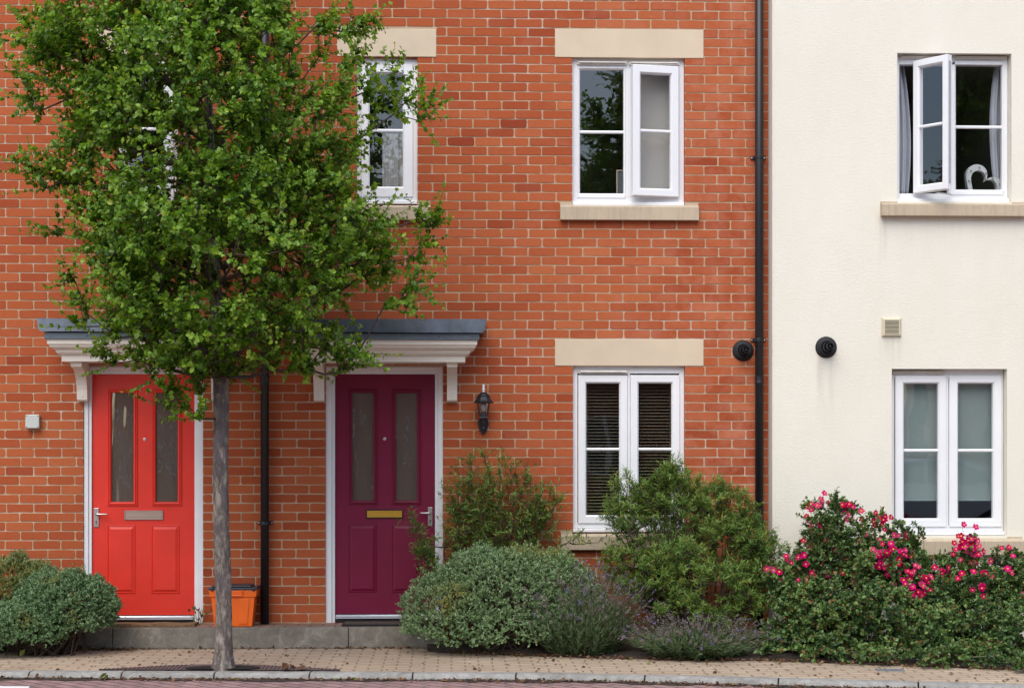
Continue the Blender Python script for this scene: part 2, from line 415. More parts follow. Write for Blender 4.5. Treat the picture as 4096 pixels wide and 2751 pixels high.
M_LAVF = m_leaf('lavender_flower', [(.155, .125, .105), (.205, .168, .155), (.21, .175, .20)], .8, .2, .2, (.20, .16, .36))
M_PETAL = m_leaf('pink_petal', [(.47, .001, .066), (.56, .002, .115), (.62, .016, .22)], .8, .12, .05, (.66, .16, .30), (1, 1, 1))
M_STAMEN = simple('yellow_stamen', (.75, .50, .05), .8)
M_LITTER = m_leaf('fallen_leaf', [(.07, .035, .022), (.15, .075, .040), (.28, .17, .10)], .8, .15, .2, (.17, .19, .04))

# ------------------------------------------------------------------ ground: road, kerb, pavement, bed
ZR = -0.042
def catmull(pts, n=10):
    out = []; p = [pts[0]] + pts + [pts[-1]]
    for i in range(1, len(p) - 2):
        for k in range(n):
            t = k / n; a, b, c, d = p[i - 1], p[i], p[i + 1], p[i + 2]
            out.append(.5 * ((2 * b) + (c - a) * t + (2 * a - 5 * b + 4 * c - d) * t * t + (3 * b - a - 3 * c + d) * t ** 3))
    out.append(pts[-1]); return out
KB = [G(x, y, .004) for x, y in ((-2600, 2664), (-1200, 2672), (0, 2678), (1024, 2682), (2048, 2686), (2577, 2695), (3072, 2706), (3600, 2720), (4096, 2734), (4700, 2752), (5600, 2780))]
KBL = catmull(KB, 10)
def kerb_y(x):
    for a, b in zip(KBL[:-1], KBL[1:]):
        if a.x <= x <= b.x: return a.y + (b.y - a.y) * (x - a.x) / (b.x - a.x)
    return KBL[0].y if x < KBL[0].x else KBL[-1].y
road = MB().add([(-300, -300, ZR), (300, -300, ZR), (300, 60, ZR), (-300, 60, ZR)], [(0, 1, 2, 3)]).build('road', M_ROAD); kind(road, 'structure')
mb = MB(); n = len(KBL)
mb.add([(p.x, p.y - .01, 0) for p in KBL] + [(p.x, .5, 0) for p in KBL], [(i, i + 1, n + i + 1, n + i) for i in range(n - 1)])
kind(mb.build('pavement', M_PAVE), 'structure')
kerb = thing('kerb', 'row of pale concrete kerb stones along the paved road edge', 'kerb', (KB[3].x, KB[3].y, 0)); del kerb['category']; del kerb['label']; kind(kerb, 'structure')
prof = [(0, -.12), (0, .004), (.070, .005), (.098, .001), (.116, -.010), (.126, -.028), (.129, -.055), (.129, -.12)]
jx = [G(px, 2690, 0).x for px in (-2500, -1960, -1450, -930, -400, 117, 490, 862, 1243, 1655, 2068, 2577, 3088, 3603, 4120, 4640, 5200)]
for a, b in zip(jx[:-1], jx[1:]):
    xs = [a + .005 + (b - a - .010) * k / 6 for k in range(7)]; mb = MB(); vs = []; fs = []; m = len(prof)
    for x in xs:
        y = kerb_y(x); dy = (kerb_y(x + .02) - kerb_y(x - .02)) / .04; nv = Vector((dy, -1, 0)).normalized()
        for d, z in prof: vs.append((x + nv.x * d, y + nv.y * d, z + random.uniform(-.001, .001)))
    for i in range(6): fs += [(i * m + j, i * m + j + 1, (i + 1) * m + j + 1, (i + 1) * m + j) for j in range(m - 1)]
    fs += [tuple(range(m)), tuple(range(7 * m - 1, 6 * m - 1, -1))]
    mb.add(vs, fs); mb.build('kerb_stone', M_KERB, kerb, bevel=.004)
# dark dirt that gathers in the gutter
mb = MB(); q = [p for p in KBL]; vs = []
for i, p in enumerate(q):
    wv = .05 + .03 * math.sin(i * 1.7) + .02 * math.sin(i * .63 + 1)
    vs += [(p.x, p.y - .120, ZR + .007 + .05 * wv), (p.x, p.y - .135 - 1.3 * wv, ZR + .003)]
mb.add(vs, [(2 * i, 2 * i + 1, 2 * i + 3, 2 * i + 2) for i in range(len(q) - 1)])
kind(mb.build('gutter_dirt', M_SOIL), 'stuff')
a, b, c, d = G(-500, 2741, ZR), G(120, 2745, ZR), G(110, 2756, ZR), G(-520, 2752, ZR)
road_line = MB().add([(p.x, p.y, ZR + .004) for p in (a, b, c, d)], [(0, 1, 2, 3)]).build('road_marking', M_WHITE); kind(road_line, 'structure')

STEP_Y, STEP_Z = -.37, .163
XS0, XS1 = X(300, STEP_Y), X(1760, STEP_Y)
BED = [G(x, y, 0) for x, y in ((1710, 2606), (1850, 2614), (2048, 2620), (2500, 2634), (2900, 2641), (3072, 2643), (3500, 2658), (3800, 2668), (4096, 2679), (4700, 2700))]
BEDL = catmull(BED, 6)
def bed_y(x):
    for a, b in zip(BEDL[:-1], BEDL[1:]):
        if a.x <= x <= b.x: return a.y + (b.y - a.y) * (x - a.x) / (b.x - a.x)
    return BEDL[0].y if x < BEDL[0].x else BEDL[-1].y
def soil(name, edge, yb):
    vs = []; rows = 7
    for i, p in enumerate(edge):
        for k in range(rows):
            t = k / (rows - 1); y = p.y + (yb - p.y) * t
            vs.append((p.x + random.uniform(-.01, .01), y + (random.uniform(-.02, .02) if k == 0 else 0), .005 + (0 if k == 0 else .02 + random.uniform(0, .02))))
    fs = [(i * rows + k, (i + 1) * rows + k, (i + 1) * rows + k + 1, i * rows + k + 1) for i in range(len(edge) - 1) for k in range(rows - 1)]
    return kind(MB().add(vs, fs).build(name, M_SOIL), 'structure')
soil('planting_bed', BEDL, .0)
BL = [G(x, y, 0) for x, y in ((-1500, 2598), (-700, 2600), (0, 2602), (200, 2602), (372, 2596))]
soil('planting_bed', catmull(BL, 6), .0)

# ------------------------------------------------------------------ brickwork
CH, BP = .0749, .2235
ZP = Z(1354, 2500)              # a bed joint
def brick_wall(parent, x0, x1, z0, z1, openings, seed):
    rg = random.Random(seed); V = []; Q = []; T = []
    faces8 = []; faces4 = []; mi8 = []; mi4 = []
    lown = lambda x, z: .5 + .28 * math.sin(x * 1.3 + z * .9 + 1) * math.sin(z * 1.7 - x * .4) + .15 * math.sin(x * 4.1 - z * 3.3)
    k0 = int(math.floor((z0 - ZP) / CH)); k1 = int(math.ceil((z1 - ZP) / CH)); jt = .0052
    for k in range(k0, k1):
        a, b = ZP + k * CH + jt, ZP + (k + 1) * CH - jt
        if b > z1 + .01 or a < z0 - .05: continue
        a = max(a, z0)
        blocks = sorted((o[0], o[1]) for o in openings if min(b, o[3]) - max(a, o[2]) > .45 * (b - a))
        free = []; cur = x0
        for s, e in blocks:
            if s > cur: free.append((cur, min(s, x1)))
            cur = max(cur, e)
        if cur < x1: free.append((cur, x1))
        off = (.5 if k % 2 else 0) * BP + .07 + rg.uniform(-.006, .006)
        for s, e in free:
            if e - s < .03: continue
            cuts = [s]; i = math.floor((s - off) / BP) + 1
            while off + i * BP < e - .055:
                if off + i * BP - s > .055: cuts.append(off + i * BP + rg.uniform(-.004, .004))
                i += 1
            cuts.append(e)
            for j in range(len(cuts) - 1):
                u0 = cuts[j] + (jt if j else .001); u1 = cuts[j + 1] - (jt if j < len(cuts) - 2 else .001)
                c = rg.uniform(.004, .011); y = rg.uniform(-.0018, .0012)
                J = lambda q=.0016: rg.uniform(-q, q)
                f = [(u0 + c + J(), a + J()), ((u0 + u1) / 2, a + J(.0022)), (u1 - c + J(), a + J()), (u1 + J(), a + c), (u1 + J(), b - c), (u1 - c + J(), b + J()), ((u0 + u1) / 2, b + J(.0022)), (u0 + c + J(), b + J()), (u0 + J(), b - c), (u0 + J(), a + c)]
                base = len(V); V += [(x, y, z) for x, z in f] + [(x, .012, z) for x, z in f]
                faces8.append([base + q for q in range(10)]); mi8.append(0)
                for q in range(10): faces4.append([base + q, base + q + 10, base + (q + 1) % 10 + 10, base + (q + 1) % 10]); mi4.append(0)
                mx, mz = (u0 + u1) / 2, (a + b) / 2
                t = .55 + .13 * rg.gauss(0, 1) + .40 * (lown(mx, mz) - .5)
                if rg.random() < .06: t -= .30
                t -= .10 * max(0, math.sin(mx * 2.3 + 1.2 * mz)) * (rg.random() < .5)
                ef = max(0, min(1, .10 + .5 * max(0, (mx - .9) / 1.4) + rg.uniform(-.15, .25))) if mx > .4 else max(0, rg.uniform(-.25, .18))
                T += [(min(1, max(0, t)), ef, 0)] * 20
    # mortar sheet with the openings left out, and the reveals of the openings
    xs = sorted({x0, x1} | {min(max(o[i], x0), x1) for o in openings for i in (0, 1)})
    zs = sorted({z0, z1} | {min(max(o[i], z0), z1) for o in openings for i in (2, 3)})
    for i in range(len(xs) - 1):
        for j in range(len(zs) - 1):
            mx, mz = (xs[i] + xs[i + 1]) / 2, (zs[j] + zs[j + 1]) / 2
            if any(o[0] < mx < o[1] and o[2] < mz < o[3] for o in openings): continue
            base = len(V); V += [(xs[i], .0035, zs[j]), (xs[i + 1], .0035, zs[j]), (xs[i + 1], .0035, zs[j + 1]), (xs[i], .0035, zs[j + 1])]
            T += [(.5, 0, 0)] * 4; faces4.append([base, base + 1, base + 2, base + 3]); mi4.append(1)
    for o in openings:
        if len(o) > 4: continue
        c = [(o[0], o[2]), (o[1], o[2]), (o[1], o[3]), (o[0], o[3])]
        for i in range(4):
            (xa, za), (xb, zb) = c[i], c[(i + 1) % 4]; base = len(V)
            V += [(xa, .002, za), (xb, .002, zb), (xb, .14, zb), (xa, .14, za)]; T += [(.4, 0, 0)] * 4
            faces4.append([base, base + 1, base + 2, base + 3]); mi4.append(0)
    return np_mesh('wall', V, [faces8, faces4], [M_BRICK, M_MORTAR], parent, np.array(T), mi=mi8 + mi4)

def room(parent, r, y0, depth, m=None, pad=.25, below=.3, above=.1):
    x0, x1, z0, z1 = r[0] - pad, r[1] + pad, r[2] - below, r[3] + above; y1 = y0 + depth
    v = [(x, y, z) for x in (x0, x1) for y in (y0, y1) for z in (z0, z1)]
    fs = [(0, 1, 3, 2), (4, 6, 7, 5), (2, 3, 7, 6), (0, 2, 6, 4), (1, 5, 7, 3)]
    # front wall around the opening
    a = (r[0], r[2]), (r[1], r[2]), (r[1], r[3]), (r[0], r[3]); b = (x0, z0), (x1, z0), (x1, z1), (x0, z1)
    v += [(x, y0, z) for x, z in b] + [(x, y0, z) for x, z in a]
    fs += [(8 + i, 8 + (i + 1) % 4, 12 + (i + 1) % 4, 12 + i) for i in range(4)]
    return MB().add(v, fs).build('room', m or M_ROOM, parent)

def lintel(parent, r): return MB().box(r[0], r[1], -.005, .1, r[2], r[3]).build('lintel', M_LINTEL, parent, bevel=.003)
def sill(parent, x0, x1, zt, zb, wx0, wx1, yf, proj=.05, drop=.03):
    mb = MB().prism_x(x0, x1, [(yf + .055, zt - .004), (yf - .004, zt - .012), (yf - proj, zt - drop), (yf - proj, zb), (yf + .02, zb), (yf + .055, zb)])
    for a, b in ((x0, wx0 - .001), (wx1 + .001, x1)): mb.box(a, b, yf - .006, yf + .055, zt - .02, zt + .001)
    return mb.build('sill', M_SILL, parent, bevel=.003)

def frame_mesh(r, yf, w, mull=(), wb=None, depth=.07, head=None):
    mb = MB(); x0, x1, z0, z1 = r
    mb.box(x0, x0 + w, yf, yf + depth, z0, z1); mb.box(x1 - w, x1, yf, yf + depth, z0, z1)
    mb.box(x0 + w, x1 - w, yf + .002, yf + depth, z1 - (head or w), z1); mb.box(x0 + w, x1 - w, yf + .002, yf + depth, z0, z0 + (wb or w))
    for a, b in mull: mb.box(a, b, yf + .001, yf + depth, z0 + (wb or w), z1 - (head or w))
    return mb
def sash_mb(r, g, yf, d=.055):
    """sash frame: outer rect r, glass rect g, mitred, with a bevelled bead"""
    mb = MB(); o = (r[0], r[1], r[2], r[3]); loops = []
    L = [(0., yf + d), (0., yf + .006), (.005, yf)]
    for i, y in L: loops.append([(r[0] + i, y, r[2] + i), (r[1] - i, y, r[2] + i), (r[1] - i, y, r[3] - i), (r[0] + i, y, r[3] - i)])
    for i, y in [(.012, yf), (.0, yf + .014), (.0, yf + d)]: loops.append([(g[0] - i, y, g[2] - i), (g[1] + i, y, g[2] - i), (g[1] + i, y, g[3] + i), (g[0] - i, y, g[3] + i)])
    vs = [v for l in loops for v in l]; fs = []
    for k in range(len(loops)):
        a, b = 4 * k, 4 * ((k + 1) % len(loops))
        fs += [(a + j, a + (j + 1) % 4, b + (j + 1) % 4, b + j) for j in range(4)]
    return mb.add(vs, fs)
def bar_mb(g, z, h, yf): return MB().prism_x(g[0] - .001, g[1] + .001, [(yf + .02, z - h / 2), (yf + .010, z - h / 2 + .002), (yf + .006, z - h * .2), (yf + .006, z + h * .2), (yf + .010, z + h / 2 - .002), (yf + .02, z + h / 2)])
def vent_mb(x0, x1, z0, z1, yf):
    mb = MB(); h = (z1 - z0) / 2; zc = (z0 + z1) / 2; pts = []
    for k in range(7): t = math.pi / 2 + math.pi * k / 6; pts.append((x0 + h + h * math.cos(t), zc + h * math.sin(t)))
    for k in range(7): t = -math.pi / 2 + math.pi * k / 6; pts.append((x1 - h + h * math.cos(t), zc + h * math.sin(t)))
    mb.prism_y(yf - .016, yf + .002, pts)
    mb.prism_x(x0 + .016, x1 - .016, [(yf - .016, z1 - .003), (yf - .030, z1 - .006), (yf - .034, zc), (yf - .016, zc - .001)])
    return mb
def pane(parent, g, y, m=None): return MB().box(g[0] - .004, g[1] + .004, y, y + .006, g[2] - .004, g[3] + .004).build('pane', m or M_GLASS, parent)
def spun(mb, hx, hy, ang):
    M = Matrix.Translation((hx, hy, 0)) @ Matrix.Rotation(ang, 4, 'Z') @ Matrix.Translation((-hx, -hy, 0))
    return MB().merge(mb, M)

# ------------------------------------------------------------------ the two brick houses
XB = X(1060, 0, 1700)           # they meet behind the downpipe
XE = X(3081, 0, 1400)
YF = .045                       # front of window frames
houseA = thing('brick_house', 'red brick house with the bright red front door behind the street tree', 'house', (X(573), 0, 0), 'brick terraced houses')
houseB = thing('brick_house', 'red brick house with the plum purple front door and wide windows', 'house', (X(1537), 0, 0), 'brick terraced houses')
def shift(r, dx): return (r[0] + dx, r[1] + dx, r[2], r[3])
rSmall = rect(1426, 1670, 229, 817); rSmallG = rect(1478, 1611, 295, 747, YF)
lSmall = (X(1349, 0, 175), X(1745, 0, 175), Z(228, 1600), Z(117, 1600))
sSmall = (X(1375, 0, 850), X(1722, 0, 850), Z(882, 1600), Z(816, 1600))
DX = X(587, 0, 500) - X(1547.5, 0, 500)
rUp = rect(2289, 2739, 232, 823); rLo = rect(2292, 2740, 1463, 2129)
lUp = (X(2220, 0, 175), X(2814, 0, 175), Z(232, 2500), Z(119, 2500)); lLo = (X(2220, 0, 1410), X(2814, 0, 1410), Z(1463, 2500), Z(1357, 2500))
sUp = (X(2240, 0, 850), X(2793, 0, 850), Z(883, 2500), Z(816, 2500)); sLo = (X(2243, 0, 2160), X(2795, 0, 2160), Z(2197, 2500), Z(2128, 2500))
dB = (X(1302, 0, 1900), X(1772, 0, 1900), STEP_Z, Z(1466, 1537)); dA = (X(333, 0, 1900), X(812, 0, 1900), STEP_Z, Z(1466, 573))
TOP = 7.6
lA, sA, rA, gA = [shift(q, DX) for q in (lSmall, sSmall, rSmall, rSmallG)]
F_ = lambda r: (*r, 1)          # filled by a solid stone: no reveal
brick_wall(houseA, -6.5, XB, 0, TOP, [rA, F_(lA), F_(sA), dA], 11)
brick_wall(houseB, XB, XE + .02, 0, TOP, [rSmall, F_(lSmall), F_(sSmall), rUp, F_(lUp), F_(sUp), rLo, F_(lLo), F_(sLo), dB], 12)

def small_window(house, r, g):
    x0, x1, z0, z1 = r; cz = .036
    wn = frame_mesh((x0, x1, z0 + cz, z1), YF, .045, head=.055).build('window', M_UPVC, house, bevel=.003)
    so = (x0 + .036, x1 - .036, z0 + cz + .030, z1 - .046)
    sash_mb(so, g, YF - .012).build('sash', M_UPVC, wn)
    bar_mb(g, Z(521.5, 1545, YF), .027, YF).build('glazing_bar', M_UPVC, wn)
    pane(wn, g, YF + .012)
    MB().prism_x(x0 + .002, x1 - .002, [(YF + .05, z0 + cz - .002), (YF - .022, z0 + cz - .002), (YF - .034, z0 + cz - .008), (YF - .034, z0 + .004), (YF + .05, z0 + .004)]).build('window_cill', M_UPVC, wn, bevel=.002)
    room(house, (x0, x1, z0, z1), .12, 1.6)
ln = lintel(houseB, lSmall)
p = P(1578, 172); MB().prism_y(-.0062, -.004, [(p.x - .004, p.z + .006), (p.x + .005, p.z + .005), (p.x + .003, p.z - .03), (p.x + .001, p.z - .072), (p.x - .002, p.z - .04)]).build('rust_stain', simple('rust', (.46, .25, .09), .9, var=.3, vscale=60), ln)
MB().lathe((p.x, -.010, p.z), (0, 1, 0), [(.004, 0), (.004, .006)], 8).build('nail', simple('rusty_iron', (.12, .04, .015), .9), ln)
sill(houseB, sSmall[0], sSmall[1], sSmall[3], sSmall[2], rSmall[0], rSmall[1], 0); small_window(houseB, rSmall, rSmallG)
lintel(houseA, lA); sill(houseA, sA[0], sA[1], sA[3], sA[2], rA[0], rA[1], 0); small_window(houseA, rA, gA)

# wide upper window: fixed light on the left, sash ajar on the right
def cill(wn, r, cz, yf): MB().prism_x(r[0] + .002, r[1] - .002, [(yf + .05, r[2] + cz - .002), (yf - .022, r[2] + cz - .002), (yf - .034, r[2] + cz - .008), (yf - .034, r[2] + .004), (yf + .05, r[2] + .004)]).build('window_cill', M_UPVC, wn, bevel=.002)
lintel(houseB, lUp); sill(houseB, sUp[0], sUp[1], sUp[3], sUp[2], rUp[0], rUp[1], 0)
cz = .036; gF = rect(2320, 2494, 280, 774, YF); mX = (X(2494, YF, 500), X(2526, YF, 500))
fr = (rUp[0], rUp[1], rUp[2] + cz, rUp[3])
wn = frame_mesh(fr, YF, .045, [mX], head=.075).build('window', M_UPVC, houseB, bevel=.003)
mb = MB()
for k in (0,): mb.merge(sash_mb((rUp[0] + .040, mX[0] + .020, fr[2] + .030, fr[3] - .070), gF, YF - .006, .05))
mb.build('fixed_light', M_UPVC, wn)
bar_mb(gF, Z(528, 2400, YF), .027, YF).build('glazing_bar', M_UPVC, wn); pane(wn, gF, YF + .014)
hx = X(2713, YF - .02, 520); so_ = (X(2525, YF, 520) - .008, hx, Z(789, 2713, YF - .02), Z(268, 2713, YF - .02)); gS = (X(2558, 0, 520) - .003, X(2681, 0, 520), Z(754, 2620, -.02), Z(297, 2620, -.02))
ang = -R(11)
ang = R(11)
spun(sash_mb(so_, gS, YF - .035), hx, YF - .01, ang).build('sash', M_UPVC, wn, bevel=0)
spun(bar_mb(gS, Z(524, 2620, -.02), .027, YF - .03), hx, YF - .01, ang).build('glazing_bar', M_UPVC, wn)
spun(MB().box(gS[0] - .004, gS[1] + .004, YF - .012, YF - .006, gS[2] - .004, gS[3] + .004), hx, YF - .01, ang).build('pane', M_GLASS, wn)
for a, b in ((2308, 2508), (2515, 2716)): vent_mb(X(a, YF, 255), X(b, YF, 255), Z(262, 2500, YF), Z(249, 2500, YF), YF - .004).build('trickle_vent', M_DIRTY, wn)
cill(wn, rUp, cz, YF); room(houseB, rUp, .12, 2.2)

# wide lower window: two closed sashes
lintel(houseB, lLo); sill(houseB, sLo[0], sLo[1], sLo[3], sLo[2], rLo[0], rLo[1], 0)
fr = (rLo[0], rLo[1], rLo[2] + cz, rLo[3]); mX = (X(2511, YF, 1700), X(2520, YF, 1700))
wn = frame_mesh(fr, YF, .040, [mX], head=.060).build('window', M_UPVC, houseB, bevel=.003)
for a, b, c, d in ((2312, 2510, 2345, 2477), (2521, 2719, 2554, 2686)):
    g = rect(c, d, 1533, 2059, YF); s_ = rect(a, b, 1500, 2092, YF)
    sash_mb(s_, g, YF - .014).build('sash', M_UPVC, wn); bar_mb(g, Z(1796, (c + d) / 2, YF), .025, YF).build('glazing_bar', M_UPVC, wn); pane(wn, g, YF + .012)
vent_mb(X(2312, YF), X(2512, YF), Z(1495.5, 2400, YF), Z(1481, 2400, YF), YF - .004).build('trickle_vent', M_DIRTY, wn)
cill(wn, rLo, cz, YF); room(houseB, rLo, .12, 2.2)

# ------------------------------------------------------------------ doors
def door(house, d, paint, leafpx, glasspx, panelpx, letterpx, flap, flapframe, lm, peep, handle, side):
    x0, x1, z0, z1 = d; yf = .030
    lx0, lx1, lz0, lz1 = rect(*leafpx, yf)
    mb = MB()
    mb.box(x0, lx0 - .028, yf - .015, yf + .09, z0, z1); mb.box(lx0 - .028, lx0 - .002, yf - .002, yf + .09, z0, lz1 + .001)
    mb.box(lx1 + .028, x1, yf - .015, yf + .09, z0, z1); mb.box(lx1 + .002, lx1 + .028, yf - .002, yf + .09, z0, lz1 + .001)
    mb.box(lx0 - .028, lx1 + .028, yf - .015, yf + .09, lz1 + .024, z1); mb.box(lx0 - .028, lx1 + .028, yf - .0025, yf + .09, lz1 + .002, lz1 + .024)
    mb.build('door_frame', M_FRAME, house, bevel=.003)
    yl = yf + .016
    gr = [rect(*g, yl) for g in glasspx]
    # leaf with two glazed openings
    mb = MB(); xs = [lx0, gr[0][0], gr[0][1], gr[1][0], gr[1][1], lx1]; zs = [lz0, gr[0][2], gr[0][3], lz1]
    for i in range(5):
        for j in range(3):
            if j == 1 and i in (1, 3): continue
            a, b, c, e = xs[i], xs[i + 1], zs[j], zs[j + 1]
            mb.add([(a, yl, c), (b, yl, c), (b, yl, e), (a, yl, e)], [(0, 1, 2, 3)])
    mb.ring(lx0, lx1, lz0, lz1, [(0, yl), (0, yl + .044)])
    for g in gr:
        mb.ring(g[0], g[1], g[2], g[3], [(0, yl), (0, yl + .03)])
        mb.ring(g[0] - .034, g[1] + .034, g[2] - .034, g[3] + .034, [(0, yl - .0005), (.002, yl - .008), (.008, yl - .010), (.011, yl - .004), (.014, yl - .004), (.019, yl - .012), (.027, yl - .010), (.034, yl + .002), (.034, yl + .018)])
    for p in panelpx:
        r = rect(*p, yl)
        mb.ring(r[0], r[1], r[2], r[3], [(0, yl - .0005), (.002, yl - .006), (.006, yl - .007), (.009, yl - .001), (.012, yl - .001), (.032, yl - .011), (.034, yl - .011)], fill=True)
    leaf = mb.build('door', paint, house)
    for g in gr: MB().box(g[0] - .003, g[1] + .003, yl + .010, yl + .016, g[2] - .003, g[3] + .003).build('glass_panel', M_REED, leaf)
    r = rect(*letterpx, yl)
    lp = MB(); lp.ring(r[0], r[1], r[2], r[3], [(0, yl + .001), (0, yl - .008), (.003, yl - .011), (.007, yl - .011), (.009, yl - .006), (.009, yl)]); lp.build('letter_plate', flapframe, leaf)
    fl = MB(); fl.box(r[0] + .009, r[1] - .009, yl - .007, yl + .001, r[2] + .009, r[3] - .009)
    for k in (.25, .34, .82): zz = r[2] + .009 + (r[3] - r[2] - .018) * k; fl.box(r[0] + .010, r[1] - .010, yl - .0095, yl - .0068, zz - .0014, zz + .0014)
    fl.build('letter_flap', flap, leaf)
    p = P(*peep, yl); MB().lathe(p + Vector((0, -.004, 0)), (0, 1, 0), [(.002, 0), (.008, .0), (.013, .001), (.014, .006)], 16).build('spyhole', M_CHROME, leaf, smooth=False)
    h = rect(*handle[0], yl); hb = MB()
    hb.box(h[0], h[1], yl - .009, yl + .001, h[2], h[3])
    q = P(*handle[1], yl - .04); e = P(*handle[2], yl - .045)
    hb.tube([Vector((q.x, yl, q.z)), Vector((q.x, yl - .03, q.z)), Vector((q.x + side * .012, yl - .045, q.z)), Vector(((q.x + e.x) / 2, yl - .047, q.z - .001)), Vector((e.x, yl - .044, e.z))], [.011, .011, .010, .008, .0065], 10)
    hd = hb.build('handle', M_CHROME, leaf, bevel=.002)
    kx = (h[0] + h[1]) / 2; kz = h[2] + (h[3] - h[2]) * .26
    MB().lathe((kx, yl - .0105, kz + .006), (0, 1, 0), [(.001, 0), (.006, 0), (.006, .003)], 12).box(kx - .003, kx + .003, yl - .0104, yl - .008, kz - .016, kz).build('keyhole', M_VOID, leaf)
    tb = MB().prism_x(lx0 + .004, lx1 - .004, [(yl + .03, lz0 - .006), (yl - .022, lz0 - .006), (yl - .030, lz0 - .016), (yl - .030, lz0 - .024), (yl - .026, lz0 - .026), (yl - .032, lz0 - .029), (yl - .032, lz0 - .036), (yl + .03, lz0 - .036)])
    for fx in (.33, .97): tb.lathe((lx0 + (lx1 - lx0) * fx, yl - .033, lz0 - .012), (0, 1, 0), [(.004, 0), (.004, .004)], 8)
    tb.build('door_threshold', M_ALU, house)
    MB().box(lx0 - .026, lx1 + .026, yl - .012, yl + .05, STEP_Z + .001, lz0 - .037).build('door_base', M_BLACKMATT, house)
    room(house, (x0, x1, z0, z1), .14, 1.8, M_ROOMD, .2, -.02, .1)
door(houseB, dB, M_PURPLE, (1341, 1739, 1497, 2454), [(1410, 1494, 1571, 2001), (1584, 1668, 1571, 2001)], [(1393, 1507, 2096, 2368), (1567, 1681, 2096, 2368)],
     (1464, 1612, 2037, 2072), M_BRASS, M_BLACK, None, (1539, 1755), ((1712, 1730, 2028, 2102), (1722, 2051), (1681, 2051)), -1)
door(houseA, dA, M_RED, (368, 777, 1497, 2459), [(446, 534, 1571, 2006), (624, 711, 1571, 2006)], [(429, 541, 2100, 2372), (605, 718, 2100, 2372)],
     (498, 653, 2041, 2078), M_TAN, M_CHROME, None, (579, 1757), ((376, 396, 2031, 2107), (384, 2056), (429, 2056)), 1)

# ------------------------------------------------------------------ canopies
def canopy(house, cx):
    d = .33; hw = (X(1861, -d, 1440) - X(1213, -d, 1440)) / 2; x0, x1 = cx - hw, cx + hw
    zz = lambda py: Z(py, 1537, -.38)
    prof = [(0, 1446), (0, 1422), (.008, 1421), (.022, 1418), (.036, 1411), (.042, 1402), (.046, 1401), (.056, 1398), (.076, 1391), (.084, 1382), (.086, 1380), (.094, 1379), (.096, 1361)]
    vs = []; fs = []
    for o, py in prof:
        z = zz(py); vs += [(x0 - o, .0, z), (x0 - o, -(d + o), z), (x1 + o, -(d + o), z), (x1 + o, .0, z)]
    for k in range(len(prof) - 1): fs += [(4 * k + j, 4 * k + j + 1, 4 * k + j + 5, 4 * k + j + 4) for j in range(3)]
    e = 4 * (len(prof) - 1); fs += [(0, 1, 2, 3), (e + 3, e + 2, e + 1, e)]
    cp = MB().add(vs, fs).build('canopy', M_CREAM, house)
    o = .112; tb = MB().box(x0 - o, x1 + o, -(d + o), 0, zz(1360.5), zz(1335))
    for t in (.03, .22, .41, .60, .79, .97): tb.lathe((x0 - o + (x1 - x0 + 2 * o) * t, -(d + o) - .003, zz(1347)), (0, 1, 0), [(.002, -.002), (.008, -.001), (.009, .004)], 10)
    tb.build('edge_trim', M_LEAD2, cp, bevel=.002)
    o2 = .170; a, b = x0 - o2, x1 + o2; zt, zb = zz(1279), zz(1331); yf = -(d + .135); r = .035; poly = []
    for q in range(6): t = math.pi + math.pi / 2 * q / 5; poly.append((a + .012 + r + r * math.cos(t), zb + r + r * math.sin(t)))
    for q in range(6): t = 1.5 * math.pi + math.pi / 2 * q / 5; poly.append((b - .012 - r + r * math.cos(t), zb + r + r * math.sin(t)))
    poly += [(b, zt), (a, zt)]
    n = len(poly); mb = MB()
    vs = [(x, yf + .02 * max(0, (z - zb) / (zt - zb)), z) for x, z in poly] + [(x, 0, z) for x, z in poly]
    fs = [tuple(range(n))] + [(i, i + n, (i + 1) % n + n, (i + 1) % n) for i in range(n)]
    mb.add(vs, fs)
    xm = (a + b) / 2 - .085; mb.add([(xm, yf - .004, zb - .003), (b - .03, yf - .004, zb - .003), (b - .004, yf + .014, zt + .003), (xm, yf + .016, zt + .003), (xm, yf + .01, zb - .003), (b - .03, yf + .01, zb - .003), (b - .004, yf + .03, zt + .003), (xm, yf + .03, zt + .003)],
           [(0, 1, 2, 3), (0, 1, 5, 4), (1, 2, 6, 5), (2, 3, 7, 6), (3, 0, 4, 7)])
    mb.add([(a, yf + .02, zt), (b, yf + .02, zt), (b, 0, zt + .02), (a, 0, zt + .02)], [(0, 1, 2, 3)])
    mb.build('lead_roof', M_LEAD, cp)
    zt, zb = zz(1446.5), Z(1606, 1537, -.03)
    for bx in (1268.5, 1804.5):
        off = X(bx, -.15, 1520) - X(1537, -.15, 1520); c = cx + off; w_ = .042
        poly = [(0, zt), (-.29, zt), (-.29, zt - .035), (-.275, zt - .045)]
        for q in range(9): t = q / 8; poly.append((-.275 + .205 * math.sin(t * math.pi / 2) , zt - .045 - (zt - zb - .045 - .05) * (1 - math.cos(t * math.pi / 2))))
        poly += [(-.066, zb + .012), (-.050, zb), (0, zb)]
        mb = MB().prism_x(c - w_, c + w_, poly).box(c - w_ - .003, c + w_ + .003, -.294, -.25, zt - .022, zt - .0005)
        mb.lathe((c, -.069, zb + .042), (0, -1, 0), [(.007, -.01), (.007, .002), (.004, .004)], 10)
        mb.build('bracket', M_CREAM, cp, bevel=.003)
canopy(houseB, X(1537, -.35, 1400)); canopy(houseA, X(573, -.35, 1400))

